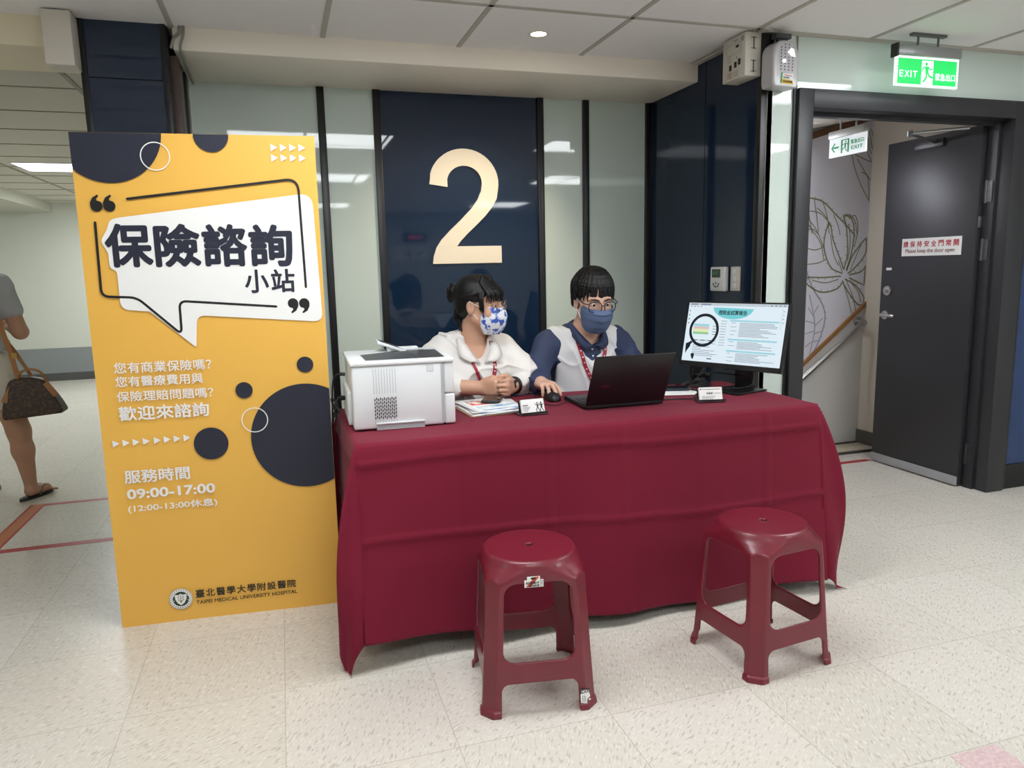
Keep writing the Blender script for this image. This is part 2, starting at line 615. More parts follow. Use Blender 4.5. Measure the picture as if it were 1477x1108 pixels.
for z in (0.2, 1.35, 1.66):
    h = MB().cyl((3.69, 3.15, z - 0.06), (3.69, 3.15, z + 0.06), 0.011, seg=14)
    h.box((3.686, 3.148, z - 0.055), (3.70, 3.19, z + 0.055))
    h.box((3.685, 3.11, z - 0.055), (3.694, 3.152, z + 0.055))
    for k in (-0.035, 0.0, 0.035):
        h.cyl((3.6845, 3.13, z + k), (3.6825, 3.13, z + k), 0.004, seg=8)
    h.build('hinge', M_CHARC if z < 1 else mat('dull_hinge_steel', rgb(96, 96, 98), 0.4, metal=0.8), d2, smooth=40)
h = MB().cyl((3.655, 3.762, 0.962), (3.644, 3.762, 0.962), 0.027)
h.cyl((3.644, 3.762, 0.962), (3.61, 3.762, 0.962), 0.012)
h.tube(smooth_path([(3.612, 3.765, 0.962), (3.606, 3.73, 0.963), (3.607, 3.68, 0.962), (3.612, 3.652, 0.96)], 5), 0.0095, 12)
h.build('door_handle', M_STEEL, d2, smooth=45)
h = MB().cyl((3.655, 3.752, 1.115), (3.642, 3.752, 1.115), 0.029)
h.cyl((3.642, 3.752, 1.115), (3.628, 3.752, 1.115), 0.014)
h.box((3.622, 3.748, 1.105), (3.63, 3.756, 1.125))
h.build('door_lock', M_STEEL, d2, smooth=45)
MB().box((3.652, 3.735, 1.242), (3.655, 3.775, 1.258)).build('door_tag', M_WHITE, d2)
cyl = MB().cyl((3.70, 3.12, 1.13), (3.66, 3.12, 1.13), 0.001)
a = MB().tube([(3.60, 3.2, 2.0), (3.34, 3.34, 1.985)], 0.009, 8)
a.tube([(3.34, 3.34, 1.985), (3.654, 3.46, 1.965)], 0.009, 8)
a.cyl((3.34, 3.34, 1.97), (3.34, 3.34, 2.0), 0.014)
a.build('closer_arm', M_GREYMETAL, d2, smooth=45)
cyl.bm.free()
MB().box((3.638, 3.4, 1.94), (3.655, 3.6, 1.985), bev=0.004).build('door_closer', M_CHARC, d2, smooth=30)
MB().cyl((3.66, 3.1645, 1.5), (3.66, 3.162, 1.5), 0.0005, seg=6).build('edge_screw', M_GREYMETAL, d2)
MB().box((3.668, 3.160, 1.47), (3.688, 3.166, 1.53), bev=0.002).build('edge_plate', M_GREYMETAL, d2, smooth=30)

# --- stair landing behind the doorway
M_BEIGE = mat('beige_stair_paint', rgb(218, 209, 193), 0.6)
M_STAIRW = mat('pale_stair_wall', rgb(208, 205, 202), 0.6)
XW = 3.935     # beige stair wall
YM = 4.25      # mural wall
wst = thing('wall_stair', 'pale stair landing walls seen through the doorway', 'wall', kind='structure')
MB().box((2.1, YM, -0.9), (XW + 0.13, YM + 0.1, 2.7)).build('wall_face', M_STAIRW, wst)
MB().box((XW, 3.18, 0), (XW + 0.13, YM, 2.7)).build('wall_face', M_BEIGE, wst)
MB().box((2.24, YD + 0.12, 0), (2.3, 4.3, 2.7)).build('wall_face', M_STAIRW, wst)
b = MB().box((XW - 0.015, 3.2, 0), (XW, YM, 0.1)).build('baseboard_stair', mat('brown_baseboard', rgb(92, 88, 80), 0.5))
struct(b, 'dark brown baseboard on the beige stair wall', 'baseboard')
cs = MB()
zz = lambda x: 2.27 + (x - XW) * 0.187
cs.mesh([(2.24, YD + 0.1, zz(3.0)), (3.0, YD + 0.1, zz(3.0)), (XW, YD + 0.1, zz(XW)), (XW, YM, zz(XW)), (3.0, YM, zz(3.0)), (2.24, YM, zz(3.0)),
         (2.24, YD + 0.1, 2.4), (XW, YD + 0.1, 2.4), (XW, YM, 2.4), (2.24, YM, 2.4)],
        [(0, 1, 4, 5), (1, 2, 3, 4), (6, 7, 8, 9), (0, 6, 7, 2, 1), (3, 8, 9, 5, 4)])
cs = cs.build('ceiling_stair', mat('stair_ceiling_board', rgb(205, 200, 190), 0.8))
struct(cs, 'pale sloping ceiling over the stair landing', 'ceiling')
st = MB()
st.box((2.3, 4.0, 0.0), (XW - 0.015, YM, 0.004), 0)
st.box((2.3, 3.99, 0.0), (XW - 0.015, 4.02, 0.012), 1)
st.box((2.3, 4.225, 0.0), (XW - 0.015, YM, 0.012), 1)
o = st.build('trim_4', [mat('landing_stone', rgb(196, 186, 164), 0.5), mat('dark_nosing', rgb(60, 57, 52), 0.5)])
struct(o, 'beige threshold strip with dark nosings on the stair landing', 'trim')


def sloped(name, x0, z0, x1, z1, t, d, m, label):
    tr = MB()
    tr.mesh([(x0, YM - d, z0), (x1, YM - d, z1), (x1, YM - d, z1 + t), (x0, YM - d, z0 + t),
             (x0, YM, z0), (x1, YM, z1), (x1, YM, z1 + t), (x0, YM, z0 + t)],
            [(0, 1, 2, 3), (7, 6, 5, 4), (0, 4, 5, 1), (2, 6, 7, 3), (1, 5, 6, 2), (0, 3, 7, 4)])
    struct(tr.build(name, m), label, 'trim')


sloped('trim_5', 2.75, 1.911, XW, 2.254, 0.045, 0.03, mat('brown_wood_trim', rgb(98, 66, 44), 0.5), 'brown wooden trim above the stair mural')
sloped('trim_6', 2.75, 0.048, XW, 0.99, 0.03, 0.02, mat('orange_wood_trim', rgb(150, 104, 56), 0.5), 'sloping orange wooden trim below the stair mural')
# ================================================================== LAMPS
M_DIFF = mat('lamp_diffuser', rgb(245, 247, 250), 0.5, emit=(0.93, 0.97, 1.0, 1), es=PANEL_POWER)
M_LFRAME = mat('lamp_frame', rgb(225, 225, 225), 0.4)


def ceiling_light(x0, x1, y0, y1, z, label, power=None):
    cx, cy = (x0 + x1) / 2, (y0 + y1) / 2
    t = thing('ceiling_light', label, 'ceiling light', (cx, cy, z), group='ceiling light panels')
    hx, hy = (x1 - x0) / 2, (y1 - y0) / 2
    f = MB()
    f.box((-hx - 0.02, -hy - 0.02, -0.006), (hx + 0.02, -hy, 0.0))
    f.box((-hx - 0.02, hy, -0.006), (hx + 0.02, hy + 0.02, 0.0))
    f.box((-hx - 0.02, -hy, -0.006), (-hx, hy, 0.0))
    f.box((hx, -hy, -0.006), (hx + 0.02, hy, 0.0))
    f.build('lamp_frame', M_LFRAME, t)
    m = M_DIFF
    if power:
        m = M_DIFF.copy()
        m.node_tree.nodes['Principled BSDF'].inputs['Emission Strength'].default_value = power
    MB().box((-hx, -hy, -0.003), (hx, hy, -0.0005)).build('lamp_diffuser', m, t)
    return t


ceiling_light(-0.30, 0.92, 1.64, 2.30, CEIL, 'lit ceiling panel over the space before the desk, mirrored in the glass')
ceiling_light(2.25, 3.42, 1.75, 2.30, CEIL, 'lit ceiling panel before the stair doorway, mirrored above the door frame')
ceiling_light(-0.2, 1.01, -0.80, -0.05, CEIL, 'lit ceiling panel overhead, second mirrored row on the left panes')
ceiling_light(3.05, 3.72, -0.70, 0.10, CEIL, 'lit ceiling panel overhead, mirrored beside the navy pane')
ceiling_light(3.92, 4.6, -0.50, 0.35, CEIL, 'lit ceiling panel overhead, mirrored in the right pale pane')
ceiling_light(-0.1, 1.1, -4.3, -3.55, CEIL, 'lit ceiling panel far behind, third mirrored row on the left panes')
ceiling_light(3.12, 3.92, -4.1, -3.2, CEIL, 'lit ceiling panel far behind, mirrored across the big numeral')
ceiling_light(-3.0, -1.8, 1.0, 1.7, CEIL, 'lit ceiling panel left of the yellow standee, out of frame', 5.0)
ceiling_light(-4.0, -3.2, 6.2, 6.8, 2.12, 'added fill light panel under the corridor bulkhead, out of frame', 10.0)  # extra panel added to brighten the dark corridor, not a known fixture
ceiling_light(-1.95, -1.35, 9.0, 9.6, 2.24, 'added fill light panel far down the corridor behind the standee', 34.0)  # added lamp, kept strong to lift the far corridor wall
ceiling_light(-2.2, -1.57, 4.95, 5.28, 2.24, 'lit corridor ceiling panel at the left edge of the photo', 7.0)
ceiling_light(-2.02, -1.4, 7.1, 7.6, 2.24, 'lit corridor ceiling panel behind the top of the yellow standee', 9.0)

dl = thing('downlight', 'recessed round ceiling downlight glowing warm above the desk', 'downlight', (1.19, 3.33, CEIL))
MB().annulus((0, 0), 0.036, 0.05, z=-0.004).build('trim_ring', M_LFRAME, dl)
MB().lathe([(0.0365, -0.003), (0.034, 0.012), (0.03, 0.02)], M=None).build('reflector', mat('lamp_reflector', rgb(220, 205, 180), 0.3, metal=0.6), dl)
MB().disc((0, 0), 0.033, z=-0.002).build('lamp_lens', mat('warm_lamp_lens', rgb(255, 240, 215), 0.4, emit=(1.0, 0.84, 0.6, 1), es=14.0), dl)
sp = bpy.data.objects.new('spot_beam', bpy.data.lights.new('spot_beam', 'SPOT'))
COL.objects.link(sp)
sp.data.energy = SPOT_POWER
sp.data.color = (1.0, 0.86, 0.64)
sp.data.spot_size = math.radians(86)
sp.data.spot_blend = 0.9
sp.data.shadow_soft_size = 0.03
sp.parent = dl
sp.location = (0, 0, -0.012)
sp.rotation_euler = Vector((-0.2, 0.62, -1.1)).to_track_quat('-Z', 'Y').to_euler()

stl = thing('tube_light', 'fluorescent tube fitting on the stair landing ceiling, hidden by the wall', 'ceiling light', (2.85, 4.12, 1.98))
MB().box((-0.35, -0.05, 0.0), (0.35, 0.05, 0.03), bev=0.004).build('housing', M_LFRAME, stl, smooth=30)
MB().cyl((-0.33, 0, -0.016), (0.33, 0, -0.016), 0.014).build('tube', mat('stair_tube', rgb(245, 247, 255), 0.4, emit=(0.9, 0.92, 1.0, 1), es=62.0), stl, smooth=50)

# ================================================================== STANDEE
M_YEL = mat('yellow_print_board', rgb(238, 184, 82), 0.42, bump=(3.0, 0.06))
M_NAVYINK = mat('navy_print', rgb(33, 37, 54), 0.45)
M_BLKINK = mat('black_print', rgb(24, 24, 26), 0.45)
M_WINK = mat('white_print', rgb(240, 240, 238), 0.5)
sd = thing('standee', 'tall yellow foam board standee for the insurance advice desk', 'standee', (-0.6503, 2.916, 0), math.radians(-4.343))
SW, SH = 0.805, 1.79
b = MB()
nx, nz = 24, 40
vs, fs = [], []
for j in range(nz + 1):
    for i in range(nx + 1):
        u, v = i / nx, j / nz
        bend = 0.004 * math.sin(u * 5) * (1 - v) - 0.012 * math.exp(-v * 30) * (0.4 + 0.6 * math.cos(u * 4.0) ** 2)
        vs.append((u * SW, -0.0005 + bend * 0.35, v * SH))
for j in range(nz):
    for i in range(nx):
        a = j * (nx + 1) + i
        fs.append((a, a + 1, a + nx + 2, a + nx + 1))
b.mesh(vs, fs, 0)
b.box((0, 0.006, 0), (SW, 0.014, SH), 1)
b.box((0, 0.0, 0.0), (0.002, 0.008, SH), 1)
b.box((SW - 0.002, 0.0, 0.0), (SW, 0.008, SH), 1)
b.box((0, 0.0, SH - 0.002), (SW, 0.008, SH), 1)
b.build('board', [M_YEL, M_WHITE], sd, smooth=40)
bk = MB()
bk.mesh([(0.3, 0.016, 0.02), (0.5, 0.016, 0.02), (0.48, 0.016, 1.15), (0.32, 0.016, 1.15), (0.3, 0.42, 0.0), (0.5, 0.42, 0.0), (0.48, 0.022, 1.15), (0.32, 0.022, 1.15)],
        [(0, 1, 2, 3), (4, 5, 6, 7), (0, 3, 7, 4), (1, 5, 6, 2), (3, 2, 6, 7)])
bk.build('easel_back', mat('grey_card', rgb(150, 148, 144), 0.7), sd)
FR = frame((0, -0.0045, 0), (1, 0, 0), (0, 0, 1))       # printed face, x right, y up


def clipdisc(cx, cy, r, seg=64):
    pts = []
    for i in range(seg):
        t = 2 * math.pi * i / seg
        pts.append((min(max(cx + r * math.cos(t), 0.001), SW - 0.001), min(max(cy + r * math.sin(t), 0.0), SH - 0.001)))
    return pts


for cx, cy, r in ((0.118, 1.795, 0.1735), (0.4525, 1.787, 0.0585), (0.3675, 0.682, 0.0605), (0.4975, 0.8755, 0.0305), (0.7215, 0.9607, 0.030), (0.7095, 0.688, 0.2005)):
    MB().prism(clipdisc(cx, cy, r), 0.0003, 0.0003, 0, FR).build('printed_circle', M_NAVYINK, sd)
for cx, cy, r in ((0.266, 1.7125, 0.0485), (0.5275, 0.761, 0.0475)):
    MB().annulus((cx, cy), r - 0.0035, r, 0, FR, 0.0008).build('printed_ring', M_WINK, sd)
t = MB()
for j, y in enumerate((1.7475, 1.7115)):
    for k in range(4):
        x = 0.6512 + 0.0322 * k
        t.prism([(x, y - 0.0132), (x + 0.0232, y), (x, y + 0.0132)], 0.0006, 0.0006, 0, FR)
t.build('printed_arrows', M_WINK, sd)
t = MB()
for k in range(8):
    x = 0.0338 + 0.0338 * k + (0.0035 if k > 3 else 0)
    y = 0.705 + 0.0007 * k
    t.prism([(x, y - 0.0132), (x + 0.0232, y), (x, y + 0.0132)], 0.0006, 0.0006, 0, FR)
t.build('printed_arrows', M_WINK, sd)


def rounded(pts, r, n=6):
    out = []
    m = len(pts)
    for i in range(m):
        p, a, c_ = Vector(pts[i]), Vector(pts[i - 1]), Vector(pts[(i + 1) % m])
        d0, d1 = (a - p), (c_ - p)
        rr = r[i] if isinstance(r, (list, tuple)) else r
        k = min(rr, d0.length * 0.49, d1.length * 0.49)
        s, e = p + d0.normalized() * k, p + d1.normalized() * k
        for q in range(n + 1):
            f = q / n
            out.append(tuple((1 - f) ** 2 * s + 2 * f * (1 - f) * p + f * f * e))
    return out


bub = rounded([(0.1233, 1.5039), (0.785, 1.590), (0.7965, 1.1195), (0.357, 1.1585), (0.3455, 1.0420), (0.2011, 1.1772), (0.1075, 1.187), (0.107, 1.3219), (0.0856, 1.3322), (0.0853, 1.3839), (0.0650, 1.425), (0.0894, 1.4653), (0.1, 1.4955)],
              [0.02, 0.05, 0.035, 0.03, 0.008, 0.004, 0.03, 0.01, 0.01, 0.005, 0.012, 0.01, 0.01])
MB().prism(bub, 0.0003, 0.0003, 0, FR).build('speech_bubble', M_WINK, sd)


def arc_line(pts, r):
    out = [pts[0]]
    for i in range(1, len(pts) - 1):
        p, a, c_ = Vector(pts[i]), Vector(pts[i - 1]), Vector(pts[i + 1])
        k = min(r, (a - p).length * 0.45, (c_ - p).length * 0.45)
        s, e = p + (a - p).normalized() * k, p + (c_ - p).normalized() * k
        for q in range(8):
            f = q / 7
            out.append(tuple((1 - f) ** 2 * s + 2 * f * (1 - f) * p + f * f * e))
    return out + [pts[-1]]


t = MB()
t.stroke(arc_line([(0.1636, 1.5684), (0.738, 1.6405), (0.7428, 1.2499)], 0.045), 0.0085, 0, FR, 0.0009)
t.stroke(arc_line([(0.054, 1.4882), (0.050, 1.2345), (0.163, 1.2275), (0.3005, 1.0905), (0.3015, 1.2115), (0.6323, 1.1812)], 0.026), 0.0085, 0, FR, 0.0009)
t.build('bubble_outline', M_BLKINK, sd)


def quote(t, cx, cy, s, flip):
    """one fat comma-shaped quotation mark, head radius s"""
    pts = []
    for i in range(20):
        a = math.radians(140 + 260 * i / 19)
        pts.append((s * math.cos(a), s * math.sin(a)))
    tail = [(s * 0.85, s * 0.62), (s * 0.55, s * 1.45), (s * 0.2, s * 1.42), (-s * 0.35, s * 1.1), (-s * 0.85, s * 0.55)]
    tail = [(-0.1 * s + s * 0.75, s * 1.75), (s * 0.45, s * 1.9), (-s * 0.35, s * 1.5), (-s * 0.95, s * 0.65)]
    pts = [(s * math.cos(math.radians(a)), s * math.sin(math.radians(a))) for a in range(170, 421, 12)]
    pts += [(s * 0.1, s * 0.95), (s * 0.05, s * 1.25), (s * 0.5, s * 1.75), (s * 0.25, s * 1.95), (-s * 0.55, s * 1.45), (-s * 0.98, s * 0.6)]
    k = -1 if flip else 1
    t.prism([(cx + k * p[0], cy + k * p[1]) for p in pts], 0.0009, 0.0009, 0, FR)


t = MB()
quote(t, 0.064, 1.5445, 0.0195, False)
quote(t, 0.1045, 1.5445, 0.0195, False)
t.build('quotation_marks', M_BLKINK, sd)
t = MB()
quote(t, 0.693, 1.191, 0.0188, True)
quote(t, 0.733, 1.190, 0.0188, True)
t.build('quotation_marks', M_BLKINK, sd)

t = MB()
for k, ch in enumerate('保險諮詢'):
    t.text(ch, 0.0775 + 0.1585 * k, 1.333 - 0.002 * k, 0.153, 0.152, 0, FR, 0.0012, 0.034)
t.build('heading', M_NAVYINK, sd)
t = MB()
for k, ch in enumerate('小站'):
    t.text(ch, 0.529 + 0.092 * k, 1.2325, 0.084, 0.085, 0, FR, 0.0012, 0.022)
t.build('heading', M_NAVYINK, sd)
for body, x, y, w, h, bo in (('您有商業保險嗎？', 0.0645, 0.9595, 0.327, 0.040, 0.012), ('您有醫療費用與', 0.0645, 0.9105, 0.294, 0.038, 0.012), ('保險理賠問題嗎？', 0.064, 0.8565, 0.326, 0.038, 0.012),
                             ('歡迎來諮詢', 0.0645, 0.7865, 0.306, 0.053, 0.02), ('服務時間', 0.061, 0.5535, 0.2235, 0.050, 0.02), ('09:00-17:00', 0.064, 0.494, 0.304, 0.0375, 0.03), ('(12:00-13:00休息)', 0.0625, 0.4395, 0.309, 0.034, 0.018)):
    n = len(body)
    MB().text(body, x, y, w, h, 0, FR, 0.0012, bo).build('lettering', M_WINK, sd)
t = MB()
for k, ch in enumerate('臺北醫學大學附設醫院'):
    t.text(ch, 0.2655 + 0.0373 * k, 0.0865, 0.0325, 0.032, 0, FR, 0.0012, 0.016)
t.text('TAIPEI MEDICAL UNIVERSITY HOSPITAL', 0.266, 0.0605, 0.3705, 0.0145, 0, FR, 0.0012, 0.012)
t.build('hospital_name', mat('dark_green_print', rgb(40, 44, 34), 0.5), sd)
e = MB()
M_DKG = mat('emblem_green', rgb(34, 58, 38), 0.5)
ec = (0.2125, 0.0885)
e.disc(ec, 0.0415, 0, FR, 0.0006)
e.annulus(ec, 0.0395, 0.0405, 1, FR, 0.0009)
e.disc(ec, 0.029, 1, FR, 0.0009)
sh = [(-0.021, 0.019), (-0.008, 0.016), (0, 0.021), (0.008, 0.016), (0.021, 0.019), (0.020, 0.0), (0.012, -0.016), (0, -0.025), (-0.012, -0.016), (-0.020, 0.0)]
e.prism([(ec[0] + x, ec[1] + y) for x, y in sh], 0.0012, 0.0012, 0, FR)
sn = [(-0.006, 0.012), (-0.011, 0.008), (-0.005, 0.003), (-0.010, -0.004), (-0.003, -0.008), (0.0, -0.012)]
e.stroke([(ec[0] + x, ec[1] + y) for x, y in sn], 0.0022, 1, FR, 0.0015)
e.stroke([(ec[0] - x, ec[1] + y) for x, y in sn], 0.0022, 1, FR, 0.0015)
e.stroke([(ec[0], ec[1] + 0.014), (ec[0], ec[1] - 0.016)], 0.002, 1, FR, 0.0015)
for k in range(26):
    a = 2 * math.pi * k / 26
    p0 = (ec[0] + 0.0325 * math.cos(a), ec[1] + 0.0325 * math.sin(a))
    p1 = (ec[0] + 0.0370 * math.cos(a), ec[1] + 0.0370 * math.sin(a))
    e.stroke([p0, p1], 0.003 if 15 < k < 24 else 0.002, 1, FR, 0.0010, rnd=False)
for sx_ in (-1, 1):
    for yy in (0.012, -0.006):
        e.disc((ec[0] + sx_ * 0.0245, ec[1] + yy), 0.0018, 0, FR, 0.0013, 10)
e.build('emblem', [M_WINK, M_DKG], sd)

# ================================================================== NUMERAL ON THE WALL
def two_outline():
    """a grotesque 2 in a box 0..1 by 0..1.54 (x, y)"""
    cx, cy, R, r = 0.475, 1.085, 0.455, 0.235
    out = [(0.985, 0.0), (0.0, 0.0)]
    cur = [(0.0, 0.0), (0.03, 0.16), (0.10, 0.30), (0.26, 0.48), (0.46, 0.66), (0.60, 0.80), (0.69, 0.94), (0.715, 1.06)]
    out += [(0.012, 0.10), (0.055, 0.215), (0.13, 0.325), (0.26, 0.455), (0.42, 0.60), (0.56, 0.74), (0.66, 0.87), (0.708, 0.98), (0.722, 1.08)]
    # inner bowl, from right round to the left terminal
    for a in range(10, 171, 10):
        out.append((0.477 + 0.245 * math.cos(math.radians(a)), 1.09 + 0.225 * math.sin(math.radians(a))))
    out += [(0.238, 1.03), (-0.012, 1.065), (0.0, 1.13)]
    for a in range(165, -16, -8):
        out.append((0.475 + 0.485 * math.cos(math.radians(a)), 1.085 + 0.455 * math.sin(math.radians(a))))
    out += [(0.93, 0.88), (0.86, 0.76), (0.76, 0.645), (0.64, 0.53), (0.50, 0.405), (0.40, 0.305), (0.345, 0.235), (0.985, 0.235)]
    return out


NFR = frame((0.825, YB - 0.0015, 1.337), (1, 0, 0), (0, 0, 1))
n = MB()
pts = [(x * 0.408, y * 0.408) for x, y in two_outline()]
n.prism(pts, 0.0, 0.012, 0, NFR)
nm = n.build('wall_numeral', mat('satin_cream_acrylic', rgb(238, 226, 206), 0.3, coat=0.6))
tag(nm, 'large cream numeral two mounted on the navy glass pane', 'sign')

# ================================================================== TABLE AND CLOTH
TX0, TX1, TY0, TY1, TZ = 0.195, 1.985, 2.36, 3.03, 0.745
tb = thing('folding_table', 'long folding table hidden under the crimson cloth', 'table', ((TX0 + TX1) / 2, (TY0 + TY1) / 2, 0))
hx, hy = (TX1 - TX0) / 2 - 0.006, (TY1 - TY0) / 2 - 0.006
MB().box((-hx, -hy, TZ - 0.035), (hx, hy, TZ - 0.006), bev=0.006).build('tabletop', mat('table_board', rgb(190, 186, 178), 0.5), tb)
for sx_ in (-1, 1):
    for sy_ in (-1, 1):
        MB().tube([(sx_ * (hx - 0.16), sy_ * (hy - 0.20), TZ - 0.035), (sx_ * (hx - 0.14), sy_ * (hy - 0.18), 0.0)], 0.014, 10).build('leg', M_GREYMETAL, tb, smooth=40)

M_CLOTH = mat('crimson_tablecloth', rgb(116, 12, 42), 0.8, sheen=0.05, bump=(900, 0.08), spec=0.3)


def cloth():
    DROP = 0.715
    rad = 0.012
    ha, hb = (TX1 - TX0) / 2, (TY1 - TY0) / 2
    cx, cy = (TX0 + TX1) / 2, (TY0 + TY1) / 2
    # cloth coordinates (s, t): offsets past the edge fall as drop
    def axis(h, n_top, n_drop):
        L = [-h - DROP + DROP * k / n_drop for k in range(n_drop)]
        L += [-h + 2 * h * k / n_top for k in range(n_top + 1)]
        L += [h + DROP * (k + 1) / n_drop for k in range(n_drop)]
        return L
    S = axis(ha, 120, 60)
    T_ = axis(hb, 44, 60)
    vs = []
    for t in T_:
        for s in S:
            a = max(abs(s) - ha, 0.0)
            b_ = max(abs(t) - hb, 0.0)
            sx, sy = (1 if s > 0 else -1), (1 if t > 0 else -1)
            bx, by = max(-ha, min(ha, s)), max(-hb, min(hb, t))
            front = sy < 0
            if a == 0 and b_ == 0:
                x, y, z = s, t, 0.0
                z += 0.0012 * math.sin(s * 9 + t * 4) + 0.0008 * math.sin(t * 23 + s * 5)
            elif a == 0 or b_ == 0:
                d = a + b_
                z = -d * (float(np.interp(bx, (-0.9, -0.5, -0.05, 0.35, 0.8), (0.905, 0.945, 0.975, 1.0, 0.965))) if (b_ > 0 and front) else (0.93 if sx < 0 else 0.955))
                along = bx if b_ > 0 else by
                f = min(d / DROP, 1)
                left_ = a > 0 and sx < 0
                flare = 0.012 * (1 - math.exp(-d / 0.03)) + (0.008 if left_ else 0.045) * f
                # soft vertical folds, deeper towards the hem
                fold = 0.010 * f ** 1.3 * math.sin(along * 8.3 + 1.1) + 0.010 * f ** 2 * math.sin(along * 14.7 + 0.4 + 1.2 * f)
                # corner folds swell the hem where the slack gathers
                lim = ha if b_ > 0 else hb
                edge = max(0.0, 1 - (lim - abs(along)) / 0.22)
                fold += 0.03 * f * edge ** 2
                # ironed creases
                crease = 0.0
                if b_ > 0 and front:
                    for c_ in (-0.53, -0.235, 0.05, 0.38, 0.66):
                        crease += 0.007 * math.exp(-((along - c_) / 0.006) ** 2)
                for c_ in (0.075, 0.355):
                    zz_ = c_ + 0.012 * math.sin(along * 3.1)
                    crease += 0.008 * math.exp(-((d - zz_) / 0.007) ** 2)
                    crease -= 0.004 * (1 / (1 + math.exp(-(d - zz_) / 0.012))) * (1 if c_ < 0.1 else 0.4)
                out = flare + fold * (0.3 if left_ else 1.0) + crease
                if b_ > 0:
                    x, y = bx, by + sy * out
                    x += 0.012 * f * math.sin(along * 5 + 2)
                else:
                    x, y = bx + sx * out, by
            else:
                # the corner: cloth past both edges hangs as one folded tail
                r = math.hypot(a, b_)
                th = math.atan2(b_, a)              # 0 on the short side, pi/2 on the long side
                q = th / (math.pi / 2)
                f = min(r / DROP, 1.0)
                tip = 1 - abs(q * 2 - 1)            # 1 at the tip of the fold
                tip = tip * tip * (3 - 2 * tip)
                fl = 0.012 * (1 - math.exp(-r / 0.03)) + 0.045 * f + 0.03 * f
                right = sx > 0
                swing = (0.085 if right else 0.11) * math.sin(min(f, 1) * 2.55) * (1 if right else 0.8)
                dirx, diry = sx * (0.85 if right else 0.55), sy * (0.35 if right else 0.5)
                if not front:
                    dirx, diry = sx * 0.6, sy * 0.2
                wob = 0.012 * f * math.sin(q * 13 + r * 6)
                x = bx + sx * fl * (1 - q) + dirx * swing * tip + sx * wob * (1 - q)
                y = by + sy * fl * q + diry * swing * tip + sy * wob * q
                kz = (0.905 if sx < 0 else 0.965) * q + (0.93 if sx < 0 else 0.955) * (1 - q)
                z = -r * kz * (1 - (0.09 if right else 0.06) * tip)
            zz = TZ + 0.004 + z
            if zz < 0.008:
                # the tail lies out on the floor
                over = 0.008 - zz
                x += sx * over * (0.05 if sx > 0 else -0.1)
                y += sy * over * 0.35
                zz = 0.008 + 0.02 * over
            vs.append((cx + x, cy + y, zz))
    nS, nT = len(S), len(T_)
    fs = []
    for j in range(nT - 1):
        for i in range(nS - 1):
            k = j * nS + i
            fs.append((k, k + 1, k + nS + 1, k + nS))
    return vs, fs


vs, fs = cloth()
o = MB().mesh(vs, fs).build('tablecloth', M_CLOTH, smooth=80)
md = o.modifiers.new('thickness', 'SOLIDIFY')
md.thickness = 0.0012
md.offset = -1
tag(o, 'crimson tablecloth draped to the floor over the long desk', 'tablecloth')
TZ = 0.751          # height things stand at on the cloth

# ================================================================== SDF TOOLKIT (moulded and organic shapes)
import openvdb


